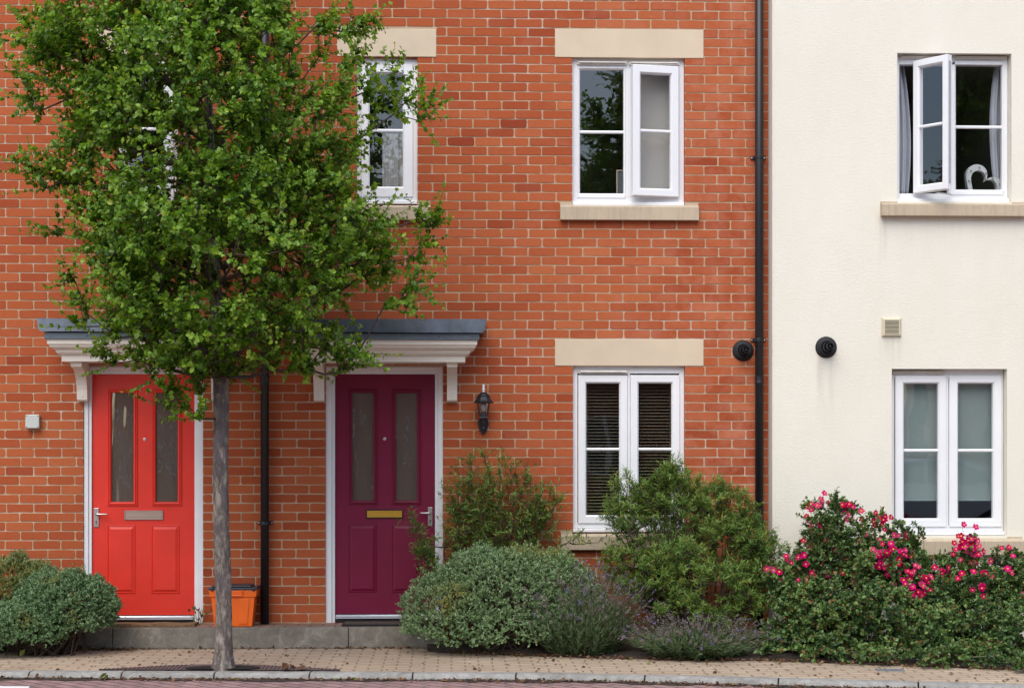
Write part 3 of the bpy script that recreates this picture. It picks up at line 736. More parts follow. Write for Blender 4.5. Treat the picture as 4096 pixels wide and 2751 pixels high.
# ------------------------------------------------------------------ step in front of the doors
st = thing('doorstep', 'long grey concrete step topped with buff paving below the two front doors', 'doorstep', ((XS0 + XS1) / 2, STEP_Y, 0))
MB().box(XS0, XS1, STEP_Y + .05, .0, .0, STEP_Z).build('paved_top', M_STEPTOP, st)
j = [XS0, X(449, STEP_Y, 2550), X(1394, STEP_Y, 2550), XS1]
j = [j[0], j[1], j[1] + (j[2] - j[1]) / 2 , j[2], j[3]]
for a, b in zip(j[:-1], j[1:]): MB().box(a + .0025, b - .0025, STEP_Y, STEP_Y + .049, 0, STEP_Z + .003).build('edging_slab', M_RISER, st, bevel=.005)

# ------------------------------------------------------------------ cream rendered house
YR = -.2; YW = YR + .085
XRC = X(3091, YR, 1400)
houseC = thing('rendered_house', 'cream rendered house beside the brick terrace with one window swung wide open', 'house', (X(3600, YR), YR, 0))
oUp = rect(3589, 4046, 214, 806, YR); oLo = rect(3567, 4028, 1475, 2142, YR)
oUp = (min(oUp[0], oUp[0]), oUp[1], oUp[2], oUp[3])
XR1 = XRC + 5.2
mb = MB(); xs = [XRC, oLo[0], oLo[1], XR1]
def holes(mb, x0, x1, z0, z1, ops, y, dep, m=0):
    xs = sorted({x0, x1} | {o[i] for o in ops for i in (0, 1)}); zs = sorted({z0, z1} | {o[i] for o in ops for i in (2, 3)})
    for i in range(len(xs) - 1):
        for k in range(len(zs) - 1):
            mx, mz = (xs[i] + xs[i + 1]) / 2, (zs[k] + zs[k + 1]) / 2
            if any(o[0] < mx < o[1] and o[2] < mz < o[3] for o in ops): continue
            mb.add([(xs[i], y, zs[k]), (xs[i + 1], y, zs[k]), (xs[i + 1], y, zs[k + 1]), (xs[i], y, zs[k + 1])], [(0, 1, 2, 3)], m)
    for o in ops: mb.ring(o[0], o[1], o[2], o[3], [(0, y), (0, y + dep)], m)
holes(mb, XRC, XR1, 0, TOP, [oUp, oLo], YR, .16)
mb.add([(XRC, YR, 0), (XRC, .1, 0), (XRC, .1, TOP), (XRC, YR, TOP)], [(0, 1, 2, 3)])
mb.build('wall', M_RENDER, houseC)
MB().box(XRC - .004, XRC + .010, YR - .004, YR + .010, 0, TOP).build('corner_bead', M_CREAM, houseC, bevel=.002)
# lower window: both sashes shut
fr = (oLo[0] + .004, oLo[1] - .004, oLo[2] + cz, oLo[3]); m0, m1 = X(3786, YW, 1800), X(3794, YW, 1800)
wn = frame_mesh(fr, YW, .038, [(m0, m1)], head=.075).build('window', M_UPVC, houseC, bevel=.003)
for a, b, c, d in ((3580, 3785, 3615, 3752), (3796, 4006, 3832, 3971)):
    g = rect(c, d, 1534, 2072, YW); s_ = rect(a, b, 1500, 2106, YW)
    sash_mb(s_, g, YW - .014).build('sash', M_UPVC, wn); bar_mb(g, Z(1801, (c + d) / 2, YW), .026, YW).build('glazing_bar', M_UPVC, wn); pane(wn, g, YW + .012)
vent_mb(X(3570, YW), X(3778, YW), Z(1497, 3680, YW), Z(1482, 3680, YW), YW - .004).build('trickle_vent', M_DIRTY, wn)
cill(wn, oLo, cz, YW); room(houseC, oLo, YR + .165, 2.2)
sill(houseC, X(3500, YR - .05, 2180), X(4096, YR - .05, 2180), Z(2146, 3800, YR), Z(2217, 3800, YR), oLo[0], oLo[1], YR, .07, .032)
# upper window: left sash swung out on its stay, right light fixed
fr = (oUp[0] + .004, oUp[1] - .004, oUp[2] + cz, oUp[3]); m0, m1 = X(3796, YW, 500), X(3812, YW, 500)
wn = frame_mesh(fr, YW, .036, [(m0, m1)], head=.075, wb=.04).build('window', M_UPVC, houseC, bevel=.003)
g = rect(3824, 4008, 254, 759, YW)
sash_mb((m0 + .01, fr[1] - .035, fr[2] + .03, fr[3] - .068), g, YW - .008).build('fixed_light', M_UPVC, wn); bar_mb(g, Z(508, 3915, YW), .027, YW).build('glazing_bar', M_UPVC, wn); pane(wn, g, YW + .014)
for a, b in ((3598, 3790), (3816, 4026)): vent_mb(X(a, YW, 230), X(b, YW, 230), Z(239, 3800, YW), Z(226, 3800, YW), YW - .004).build('trickle_vent', M_DIRTY, wn)
A = P(3651, 500, YW - .03); B = P(3789, 500, YW - .29)
ang = math.atan2(B.y - A.y, B.x - A.x); wd = math.hypot(B.x - A.x, B.y - A.y)
zt_, zb_ = Z(245, 3651, YW - .03), Z(774, 3651, YW - .03)
loc = MB().merge(sash_mb((0, wd, zb_, zt_), (.056, wd - .056, zb_ + .062, zt_ - .062), 0, .06))
gl = (.056, wd - .056, zb_ + .062, zt_ - .062)
M_ = Matrix.Translation((A.x, A.y, 0)) @ Matrix.Rotation(ang, 4, 'Z')
MB().merge(loc, M_).build('sash', M_UPVC, wn)
MB().merge(bar_mb(gl, (zb_ + zt_) / 2 - .005, .027, .002), M_).build('glazing_bar', M_UPVC, wn)
MB().merge(MB().box(gl[0] - .004, gl[1] + .004, .024, .030, gl[2] - .004, gl[3] + .004), M_).build('pane', M_GLASS, wn)
MB().merge(MB().box(wd - .006, wd + .004, .02, .045, zb_ + .05, zt_ - .05).box(wd * .55, wd * .55 + .02, .05, .25, zb_ - .012, zb_ - .004), M_).build('window_stay', M_CHROME, wn)
cill(wn, oUp, cz, YW); room(houseC, oUp, YR + .165, 2.2)
sill(houseC, X(3527, YR - .05, 840), X(4112, YR - .05, 840), Z(808, 3800, YR), Z(868, 3800, YR), oUp[0], oUp[1], YR, .07, .03)

# ------------------------------------------------------------------ fixtures on the walls
def downpipe(px, z0, z1, clips, collars, label, group='black downpipes'):
    y = -.062; x = X(px, y, 1400); r = .034
    o = thing('downpipe', label, 'downpipe', (x, 0, z0), group)
    MB().tube([(x, y, z0), (x, y, z1)], r, 20).build('pipe', M_BLACK, o, smooth=False).data.polygons.foreach_set('use_smooth', [True] * 20 + [False] * 2)
    for py in clips:
        z = Z(py, px, y); mb = MB()
        mb.lathe((x, y, z - .014), (0, 0, 1), [(r + .001, 0), (r + .005, 0), (r + .005, .028), (r + .001, .028)], 20, cap=False)
        for s in (-1, 1):
            mb.box(x + s * .038 - .024, x + s * .038 + .024, -.012, -.002, z - .014, z + .014)
            mb.box(x + s * .034 - .004, x + s * .034 + .004, y, -.006, z - .014, z + .014)
        c = mb.build('pipe_clip', M_BLACK, o, bevel=.002)
        for s in (-1, 1): MB().lathe((x + s * .052, -.013, z), (0, 1, 0), [(.001, -.003), (.006, -.002), (.007, .002)], 8).build('screw', M_CHROME, c)
    for py in collars:
        z = Z(py, px, y)
        MB().lathe((x, y, z - .028), (0, 0, 1), [(r, -.002), (r + .004, 0), (r + .004, .012), (r + .0015, .016), (r + .0015, .036), (r + .004, .040), (r + .004, .056), (r, .058)], 20, cap=False).build('collar', M_BLACK, o)
    return o
downpipe(1059, STEP_Z + .001, TOP, (629, 1359, 2091), (1519,), 'black downpipe between the two front doors, standing on the step behind the tree')
downpipe(3037, .02, TOP, (629, 1359, 2092), (1519,), 'black downpipe where the brick wall meets the cream house')

def flue(px, py, yw, label):
    p = P(px, py, yw); o = thing('flue_vent', label, 'flue vent', p, 'round black boiler flues')
    MB().lathe(p, (0, -1, 0), [(.088, -.002), (.088, .006), (.080, .018), (.068, .024), (.060, .034), (.048, .040), (.047, .030), (.036, .026)], 32, cap=False).build('wall_plate', M_BLACKMATT, o, smooth=True)
    MB().lathe(p, (0, -1, 0), [(.041, .0), (.041, .105), (.036, .105), (.036, .01)], 28, cap=False).build('outer_tube', M_BLACK, o)
    mb = MB().lathe(p, (0, -1, 0), [(.027, .0), (.027, .165), (.0235, .165), (.0235, .02)], 24, cap=False)
    for k in range(3):
        t = R(90 + 120 * k); mb.tube([p + Vector((0, -.155, 0)), p + Vector((math.cos(t) * .025, -.155, math.sin(t) * .025))], .0022, 6)
    mb.lathe(p, (0, -1, 0), [(.010, .150), (.010, .157)], 12)
    mb.build('inner_tube', M_BLACK, o)
    MB().lathe(p, (0, -1, 0), [(.0355, .012), (.001, .012)], 20, cap=False).build('opening', M_VOID, o)
flue(2972, 1402, 0, 'round black flue on the brick wall close beside the downpipe')
flue(3304, 1389, YR, 'round black flue alone on the cream wall left of the square vent')

r = rect(3526, 3604, 1271, 1347, YR)
av = thing('air_vent', 'small square beige louvred vent on the cream wall above the lower window', 'vent', (r[0], YR, r[2]))
g = rect(3538, 3593, 1281, 1334, YR)
MB().ring(r[0], r[1], r[2], r[3], [(0, YR + .001), (0, YR - .006), (.014, YR - .028), (.022, YR - .028), (.022, YR - .010)]).build('vent_frame', M_BEIGEP, av)
MB().box(g[0], g[1], YR - .012, YR - .002, g[2], g[3]).build('vent_back', M_VOID, av)
mb = MB(); n = 10
for k in range(n): z = g[2] + (g[3] - g[2]) * (k + .5) / n; mb.prism_x(g[0] - .002, g[1] + .002, [(YR - .013, z + .0042), (YR - .026, z - .0005), (YR - .026, z - .0035), (YR - .013, z + .001)])
mb.build('louvre', M_BEIGEP, av)

r = rect(108, 163, 1658, 1713)
jb = thing('junction_box', 'small square pale grey box screwed to the brick left of the red door', 'junction box', (r[0], 0, r[2]))
MB().box(r[0] + .002, r[1] - .002, -.040, -.001, r[2] + .002, r[3] - .002).build('box_base', M_GREYBOX, jb, bevel=.008)
MB().box(r[0], r[1], -.058, -.042, r[2], r[3]).build('box_lid', M_GREYBOX, jb, bevel=.006)
for a in (r[0] + .010, r[1] - .010):
    for b in (r[2] + .010, r[3] - .010): MB().lathe((a, -.0585, b), (0, 1, 0), [(.0045, -.0005), (.0045, .003)], 8).build('screw', M_BLACKMATT, jb)

# wall lantern
yl = -.115; lc = P(1934, 1640, yl); x = lc.x; zq = lambda py: Z(py, 1934, yl)
lm = thing('wall_lantern', 'black wall lantern with a white finial on the brick beside the purple door', 'lantern', (x, 0, lc.z))
mb = MB()
bp = [(x + dx, Z(py, 1932, -.01)) for dx, py in ((-.031, 1672), (-.046, 1690), (-.030, 1722), (0, 1739), (.030, 1722), (.046, 1690), (.031, 1672))]
mb.prism_y(-.022, -.001, bp)
mb.tube([(x, -.02, zq(1706)), (x, -.06, zq(1712)), (x, -.10, zq(1704)), (x, yl, zq(1684)), (x, yl, zq(1672))], [.014, .016, .018, .016, .02], 10)
mb.lathe((x, yl, zq(1712)), (0, 0, 1), [(.003, -.025), (.010, -.012), (.014, 0), (.008, .012)], 10)
mb.build('bracket', M_LAMP, lm, bevel=.003)
q4 = R(45)
mb = MB().lathe((x, yl, zq(1674)), (0, 0, 1), [(.030, -.008), (.043, .0), (.046, .008), (.043, .016), (.045, .022)], 4, ph=q4)
t0, t1 = zq(1663), zq(1610); w0, w1 = .041, .067
cr = lambda t, k: (x + (w0 + (w1 - w0) * t) * math.cos(R(45 + 90 * k)), yl + (w0 + (w1 - w0) * t) * math.sin(R(45 + 90 * k)), t0 + (t1 - t0) * t)
for k in range(4): mb.tube([cr(0, k), cr(1, k)], .0045, 6); mb.tube([cr(0, k), cr(0, k + 1)], .004, 6); mb.tube([cr(1, k), cr(1, k + 1)], .005, 6)
mb.lathe((x, yl, t0 - .004), (0, 0, 1), [(.022, 0), (.022, .034), (.016, .036)], 14)
mb.build('lantern_frame', M_LAMP, lm)
mb = MB(); vs = [cr(0, k) for k in range(4)] + [cr(1, k) for k in range(4)]
mb.add(vs, [(k, (k + 1) % 4, (k + 1) % 4 + 4, k + 4) for k in range(4)]); mb.build('lantern_glass', M_GLASS2, lm)
mb = MB().lathe((x, yl, t0 + .034), (0, 0, 1), [(.012, 0), (.014, .012), (.026, .034), (.028, .046), (.022, .062), (.006, .070)], 16)
mb.build('bulb', M_BULB, lm, smooth=True)
zc = zq(1609)
mb = MB().lathe((x, yl, zc), (0, 0, 1), [(.062, -.004), (.086, -.004), (.088, .002), (.078, .008), (.072, .014), (.066, .022), (.060, .034), (.052, .052), (.040, .068), (.024, .078), (.010, .082)], 8, ph=R(22.5))
mb.lathe((x, yl, zc + .046), (0, 0, 1), [(.056, 0), (.059, .002), (.053, .006)], 8, ph=R(22.5), cap=False)
mb.build('cap', M_LAMP, lm)
MB().lathe((x, yl, zc + .080), (0, 0, 1), [(.010, 0), (.011, .012), (.008, .018), (.014, .024), (.014, .029), (.008, .034), (.010, .044), (.009, .060), (.003, .070)], 12).build('finial', M_UPVC, lm, smooth=True)

# ------------------------------------------------------------------ things on the step
yb = -.30; bx0, bx1 = X(829, yb, 2400), X(1031, yb, 2400); bc = (bx0 + bx1) / 2; zt = Z(2360, 930, yb); zb = STEP_Z + .002
rb = thing('recycling_box', 'orange plastic recycling box with a dark lid behind the tree trunk', 'recycling box', (bc, -.18, zb))
hw = (bx1 - bx0) / 2 - .010; hb_ = hw - .040; y0, y1 = yb + .02, -.05
def taper(z): t = (z - zb) / (zt - zb); return hb_ + (hw - .012 - hb_) * t, y0 + .02 * (1 - t), y1 - .02 * (1 - t)
mb = MB(); L = []
for z in (zb, zb + .012, (zb + zt) / 2, zt - .055, zt - .055, zt):
    a, c, d = taper(z)
    if len(L) in (4, 5): a += .012; c -= .010; d += .010
    L.append([(bc - a, c, z), (bc + a, c, z), (bc + a, d, z), (bc - a, d, z)])
for l in L: pass
vs = [v for l in L for v in l]; fs = [(4 * k + j, 4 * k + (j + 1) % 4, 4 * k + 4 + (j + 1) % 4, 4 * k + 4 + j) for k in range(5) for j in range(4)] + [(3, 2, 1, 0), (20, 21, 22, 23)]
mb.add(vs, fs); mb.build('box_body', M_ORANGE, rb, bevel=.006)
a, c, d = taper(zb + .02); a2, c2, d2 = taper(zt - .07)
mb = MB().add([(bc + .045, c - .006, zb + .02), (bc + .115, c - .006, zb + .02), (bc + .130, c2 - .006, zt - .07), (bc + .050, c2 - .006, zt - .07), (bc + .045, c + .01, zb + .02), (bc + .115, c + .01, zb + .02), (bc + .130, c2 + .01, zt - .07), (bc + .050, c2 + .01, zt - .07)], [(0, 1, 2, 3), (0, 1, 5, 4), (1, 2, 6, 5), (2, 3, 7, 6), (3, 0, 4, 7)])
mb.build('front_rib', M_ORANGE, rb, bevel=.003)
yh = y0 - .018
MB().tube([(bc - .10, y0, zt + .004), (bc - .10, yh, zt + .002), (bc - .10, yh - .003, zt - .042), (bc + .075, yh - .003, zt - .042), (bc + .075, yh, zt + .002), (bc + .075, y0, zt + .004)], .005, 8).build('carry_handle', M_ORANGE, rb)
ld = MB(); a, c, d = hw + .004, y0 - .016, y1 + .014
ld.box(bc - a, bc + a, c, d, zt + .001, zt + .020)
ld.box(bc - a + .035, bc + a - .05, c + .03, d - .02, zt + .020, zt + .036)
for s in (-1, 1): ld.box(bc + s * (a - .03) - .012, bc + s * (a - .03) + .012, c - .008, c + .02, zt - .006, zt + .026)
ld.build('lid', M_LID, rb, bevel=.006)

def mat_sheet(name, label, x0, x1, y0, y1, h, m, amp, edge=None, seed=1):
    rg = random.Random(seed); o = thing(name, label, 'doormat', ((x0 + x1) / 2, (y0 + y1) / 2, STEP_Z)); nx, ny = 40, 8; vs = []; fs = []
    for i in range(nx + 1):
        for j in range(ny + 1):
            x = x0 + (x1 - x0) * i / nx; y = y0 + (y1 - y0) * j / ny
            y += .012 * math.sin(i * .35) * (amp > 0); wv = amp * (.5 + .5 * math.sin(i * .42 + seed)) * (1 if j < 3 else .4) + rg.uniform(0, .002)
            vs.append((x, y, STEP_Z + .004 + h + wv))
    k = len(vs); vs += [(v[0], v[1], STEP_Z + .003) for v in vs]
    q = lambda i, j: i * (ny + 1) + j
    fs += [(q(i, j), q(i + 1, j), q(i + 1, j + 1), q(i, j + 1)) for i in range(nx) for j in range(ny)]
    for i in range(nx): fs += [(q(i, 0), q(i + 1, 0), k + q(i + 1, 0), k + q(i, 0)), (q(i, ny), q(i + 1, ny), k + q(i + 1, ny), k + q(i, ny))]
    for j_ in range(ny): fs += [(q(0, j_), q(0, j_ + 1), k + q(0, j_ + 1), k + q(0, j_)), (q(nx, j_), q(nx, j_ + 1), k + q(nx, j_ + 1), k + q(nx, j_))]
    MB().add(vs, fs).build('mat_pile', m, o)
    if edge: MB().box(x0 - .02, x1 + .02, y0 - .012, y1 + .01, STEP_Z + .003, STEP_Z + .016).build('mat_border', edge, o, bevel=.006)
mat_sheet('doormat', 'crumpled brown coir doormat in front of the red door', X(395, -.2), X(782, -.2), -.27, -.06, .012, M_COIR, .012, seed=3)
mat_sheet('doormat', 'flat dark doormat with a black rubber edge below the purple door', X(1378, -.2), X(1740, -.2), -.25, -.06, .016, M_MATTOP, 0, M_BLACKMATT, seed=4)

# ------------------------------------------------------------------ things behind the window panes
r = rect(2330, 2700, 1520, 2070, .2)
for a, b, lab in ((2328, 2508, 'cream venetian blind behind the left pane of the lower brick window'), (2526, 2700, 'cream venetian blind behind the right pane of the lower brick window')):
    q = rect(a, b, 1526, 2075, .14); o = thing('venetian_blind', lab, 'blind', (q[0], .14, q[3]), 'venetian blinds')
    MB().box(q[0], q[1], .128, .15, q[3] - .01, q[3] + .02).build('head_rail', M_BLIND, o)
    mb = MB(); z = q[3] - .02
    while z > q[2]:
        mb.add([(q[0], .126, z - .0026), (q[1], .126, z - .0026), (q[1], .146, z + .0012), (q[0], .146, z + .0012), (q[0], .126, z - .0018), (q[1], .126, z - .0018), (q[1], .146, z + .0020), (q[0], .146, z + .0020)],
               [(0, 1, 2, 3), (4, 5, 6, 7), (0, 1, 5, 4), (1, 2, 6, 5), (2, 3, 7, 6), (3, 0, 4, 7)]); z -= .0267
    mb.build('slat', M_BLIND, o)
    for t in (.12, .88): MB().tube([(q[0] + (q[1] - q[0]) * t, .124, q[3]), (q[0] + (q[1] - q[0]) * t, .124, q[2])], .0012, 5).build('cord', M_BLIND, o)
q = rect(2534, 2705, 272, 775, .16)
o = thing('blind_or_reflection_sheet', 'plain grey sheet added for the reflection in the ajar sash of the upper brick window', 'blind', (q[0], .16, q[3]))
MB().box(q[0], q[1], .16, .163, q[2], q[3]).build('blind_or_reflection_cloth', simple('painted_reflection_grey', (.40, .39, .36), .9, var=.03), o)  # added sheet; its grey stands in for a pale wall reflected in the sash
MB().lathe((q[0], .175, q[3]), (1, 0, 0), [(.018, 0), (.018, q[1] - q[0])], 12).build('added_roller', M_UPVC, o)
q = rect(1530, 1622, 535, 752, .17)
o = thing('curtain', 'plain grey cloth hanging behind the lower pane of the small window above the purple door', 'curtain', (q[0], .17, q[2]))
vs = [(q[0] + (q[1] - q[0]) * i / 24, .17 + .006 * math.sin(i * 1.1), z) for z in (q[2], q[3]) for i in range(25)]
b_ = MB().add(vs, [(i, i + 1, 26 + i, 25 + i) for i in range(24)]).build('cloth', simple('grey_net', (.36, .36, .37), .9, var=.04), o); b_.modifiers.new('thickness', 'SOLIDIFY').thickness = .003
q = rect(3585, 4010, 1525, 1996, YW + .09)
o = thing('blind_or_reflection_sheet', 'pale green grey blind drawn almost fully down behind the lower cream house window', 'blind', (q[0], YW + .09, q[3]))
MB().box(q[0], q[1], YW + .09, YW + .093, q[2], q[3]).build('blind_or_reflection_cloth', M_SCREEN, o)
MB().box(q[0], q[1], YW + .086, YW + .098, q[2] - .014, q[2]).build('bottom_bar', M_SCREEN, o, bevel=.003)

def curtain(label, px_top, px_mid, px_bot, y, py0, py1):
    a = thing('curtain', label, 'curtain', (X(px_mid[0], y, 500), y, Z(py1, 3800, y)), 'pale curtains in the upper cream house window'); nz, nx = 20, 40; vs = []; fs = []
    for i in range(nz + 1):
        t = i / nz; py = py0 + (py1 - py0) * t
        f = lambda k: (px_top[k] * (1 - t) * (1 - t) + 2 * t * (1 - t) * px_mid[k] + px_bot[k] * t * t)
        for j in range(nx + 1):
            s = j / nx; p = P(f(0) + (f(1) - f(0)) * s, py, y); vs.append((p.x, y + .022 * math.sin(s * 16 + .5 * math.sin(t * 3)) + .01 * math.sin(s * 37), p.z))
    fs = [(i * (nx + 1) + j, i * (nx + 1) + j + 1, (i + 1) * (nx + 1) + j + 1, (i + 1) * (nx + 1) + j) for i in range(nz) for j in range(nx)]
    b = MB().add(vs, fs).build('cloth', M_CURTAIN, a, smooth=True); s_ = b.modifiers.new('thickness', 'SOLIDIFY'); s_.thickness = .003
curtain('pale bluish curtain hanging in the dark gap left of the open sash', (3560, 3606), (3560, 3660), (3560, 3630), YW + .15, 226, 790)
curtain('thin pale curtain gathered at the right edge behind the heart ornament', (3985, 4030), (3935, 4030), (3985, 4030), YW + .15, 226, 790)
# heart-shaped ornament on the window board, leaning to the right
yh = YW + .085; hc = P(3928, 741, yh)
ho = thing('heart_ornament', 'white heart shaped marquee light standing behind the upper right window pane', 'ornament', (hc.x, yh, hc.z))
def heart(t, s): return (s * 16 * math.sin(t) ** 3, s * (13 * math.cos(t) - 5 * math.cos(2 * t) - 2 * math.cos(3 * t) - math.cos(4 * t)))
def hp(t, s):
    a, b = heart(t, s); k = R(-38); return (hc.x + a * math.cos(k) - b * math.sin(k) , hc.z + a * math.sin(k) + b * math.cos(k))
no = 60; vs = []; s0, s1 = .0108, .0076
for y in (yh, yh + .06):
    for s in (s0, s1): vs += [(p[0], y, p[1]) for p in (hp(2 * math.pi * k / no, s) for k in range(no))]
fs = []
for k in range(no):
    kk = (k + 1) % no
    fs += [(k, kk, 3 * 0 + no + kk, no + k), (2 * no + k, 2 * no + kk, 3 * no + kk, 3 * no + k), (k, kk, 2 * no + kk, 2 * no + k), (no + k, no + kk, 3 * no + kk, 3 * no + k)]
MB().add(vs, fs).build('heart_channel', M_HEART, ho)
for k in range(14):
    p = hp(2 * math.pi * (k + .5) / 14, (s0 + s1) / 2); MB().lathe((p[0], yh, p[1]), (0, -1, 0), [(.006, -.002), (.008, .006), (.006, .013), (.002, .016)], 8).build('bulb', M_BULB, ho, smooth=True)
# picture frames leaning inside the upper brick window
M_PICW = simple('pale_wood', (.55, .42, .30), .6); M_PICB = simple('grey_backing', (.10, .12, .13), .8)
for px0, px1, py, lab in ((2466, 2556, 680, 'thin pale wooden picture frame standing inside the open upper brick window'), (2636, 2690, 711, 'smaller white picture frame seen through the right sash of the upper brick window')):
    q = rect(px0, px1, py, 800, .2); o = thing('picture_frame', lab, 'picture frame', (q[0], .2, q[2]), 'picture frames on the window board')
    MB().ring(q[0], q[1], q[2], q[3], [(0, .215), (0, .2), (.008, .2), (.008, .215)]).build('frame', M_PICW if px0 < 2500 else M_UPVC, o)
    MB().box(q[0] + .006, q[1] - .006, .208, .214, q[2], q[3] - .006).build('backing', M_PICB if px0 < 2500 else M_ROOM, o)

# ------------------------------------------------------------------ plants
def unit(a): return a / np.maximum(np.linalg.norm(a, axis=-1, keepdims=True), 1e-9)
def seg_tubes(A, B, ra, rb, n=5):
    A, B = np.asarray(A, float), np.asarray(B, float); D = unit(B - A)
    h = np.where(np.abs(D[:, 2:3]) < .9, np.array([[0, 0, 1.]]), np.array([[1., 0, 0]])); U = unit(np.cross(D, h)); W = np.cross(D, U)
    t = np.arange(n) * 2 * np.pi / n; ring = U[:, None] * np.cos(t)[None, :, None] + W[:, None] * np.sin(t)[None, :, None]
    V = np.concatenate([A[:, None] + ring * np.asarray(ra)[:, None, None], B[:, None] + ring * np.asarray(rb)[:, None, None]], 1).reshape(-1, 3)
    k = np.arange(n); q = np.stack([k, (k + 1) % n, (k + 1) % n + n, k + n], 1)
    return V, (q[None] + (np.arange(len(A)) * 2 * n)[:, None, None]).reshape(-1, 4)
LEAF7 = (np.array([[0, 0, 0], [-.34, .28, .10], [-.36, .62, .10], [0, 1, -.10], [.36, .62, .10], [.34, .28, .10], [0, .5, .0]]), np.array([[0, 6, 2, 1], [6, 3, 2, 2], [0, 5, 4, 6], [6, 4, 3, 3]]))
LEAF7 = (LEAF7[0], np.array([[0, 6, 2, 1], [0, 5, 4, 6]]), np.array([[6, 3, 2], [6, 4, 3]]))
LANCE = (np.array([[0, 0, 0], [-.11, .35, .03], [0, 1, -.12], [.11, .35, .03], [0, .45, -.03]]), np.zeros((0, 4), int), np.array([[0, 4, 1], [4, 2, 1], [0, 3, 4], [4, 3, 2]]))
OVAL = (np.array([[0, 0, 0], [-.24, .5, .05], [0, 1, -.03], [.24, .5, .05]]), np.zeros((0, 4), int), np.array([[0, 2, 1], [0, 3, 2]]))
NEEDLE = (np.array([[-.04, 0, 0], [.04, 0, 0], [0, 1, 0]]), np.zeros((0, 4), int), np.array([[0, 1, 2]]))
def leaves(Pp, D, Nn, S, tpl, W=None):
    tv, q4, q3 = tpl; D = unit(D); Xx = unit(np.cross(D, Nn)); Nn = np.cross(Xx, D); S = np.asarray(S)[:, None, None]
    wx = 1 if W is None else np.asarray(W)[:, None, None]
    V = Pp[:, None] + S * (Xx[:, None] * tv[None, :, 0:1] * wx + D[:, None] * tv[None, :, 1:2] + Nn[:, None] * tv[None, :, 2:3])
    k = len(tv); o = (np.arange(len(Pp)) * k)[:, None, None]
    return V.reshape(-1, 3), (q4[None] + o).reshape(-1, 4) if len(q4) else np.zeros((0, 4), int), (q3[None] + o).reshape(-1, 3), k
def shoots(rg, T, D, n, L, size, spread=(.5, 1.1), droop=.0, base=.15):
    """n leaves set along every shoot that starts at T with direction D and length L"""
    M = len(T); D = unit(D); t = base + (1 - base) * rg.random((M, n)); L = np.broadcast_to(np.asarray(L, float), (M,))
    h = unit(np.cross(D, rg.normal(size=(M, 3)))); g = np.cross(D, h); ph = rg.random((M, n)) * 2 * np.pi
    rad = h[:, None] * np.cos(ph)[..., None] + g[:, None] * np.sin(ph)[..., None]
    al = rg.uniform(*spread, size=(M, n))[..., None]; dd = D[:, None] * np.cos(al) + rad * np.sin(al)
    nn = D[:, None] * np.sin(al) - rad * np.cos(al); dd[..., 2] -= droop * rg.random((M, n))
    nn = nn + rg.normal(size=nn.shape) * .25
    pos = T[:, None] + D[:, None] * (t * L[:, None])[..., None] + rg.normal(size=(M, n, 3)) * .004
    S = size * rg.uniform(.6, 1.15, size=(M, n))
    return pos.reshape(-1, 3), dd.reshape(-1, 3), nn.reshape(-1, 3), S.ravel(), t.ravel()
def grow(rg, roots, att, step, key, up=.25, rpar=None):
    """join every attractor to the nearest grown node; returns nodes, parents and the tip index of each attractor"""
    nodes = [np.array(r, float) for r in roots]; par = list(rpar) if rpar else [-1] + list(range(len(roots) - 1)); tips = []
    for a in att[np.argsort(key)]:
        nd = np.array(nodes); d = a - nd; dist = np.linalg.norm(d, axis=1)
        cost = dist + 1.1 * np.maximum(0, nd[:, 2] - a[2] + .35 * np.linalg.norm(d[:, :2], axis=1) - .05)
        i = int(np.argmin(cost)); b = nd[i]; L = dist[i]; m = max(1, int(L / step)); last = i
        bend = np.array([0, 0, up * L]); jit = rg.normal(size=3) * .06 * L
        for k in range(1, m + 1):
            t = k / m; p = b + (a - b) * t + (-bend + jit) * t * (1 - t) + (rg.normal(size=3) * .006 if k < m else 0)
            nodes.append(p); par.append(last); last = len(nodes) - 1
        tips.append(last)
    return np.array(nodes), np.array(par), tips
def radii(par, tips, r0, e, rmax, n0):
    c = np.zeros(len(par))
    for t in tips: c[t] += 1
    for i in range(len(par) - 1, -1, -1):
        if par[i] >= 0: c[par[i]] += c[i]
    return np.minimum(rmax, r0 * np.maximum(c, 1) ** e)
def tint_of(rg, n, k, lo=0, hi=1, extra=.03, bias=None):
    a = np.clip(rg.uniform(lo, hi, n) if bias is None else bias, 0, 1); b = (rg.random(n) < extra) * rg.uniform(.4, 1, n)
    return np.repeat(np.stack([a, b, np.zeros(n)], 1), k, 0)
def foliage(name, parent, m, Pp, D, Nn, S, tpl, tint, W=None):
    V, q4, q3, k = leaves(Pp, D, Nn, S, tpl, W)
    return np_mesh(name, V, [q4, q3], m, parent, np.repeat(tint, k, 0) if len(tint) == len(Pp) else tint)
def tints(rg, n, bias, jit, extra): return np.stack([np.clip(bias + rg.normal(size=n) * jit, 0, 1), (rg.random(n) < extra) * rg.uniform(.4, 1, n), np.zeros(n)], 1)

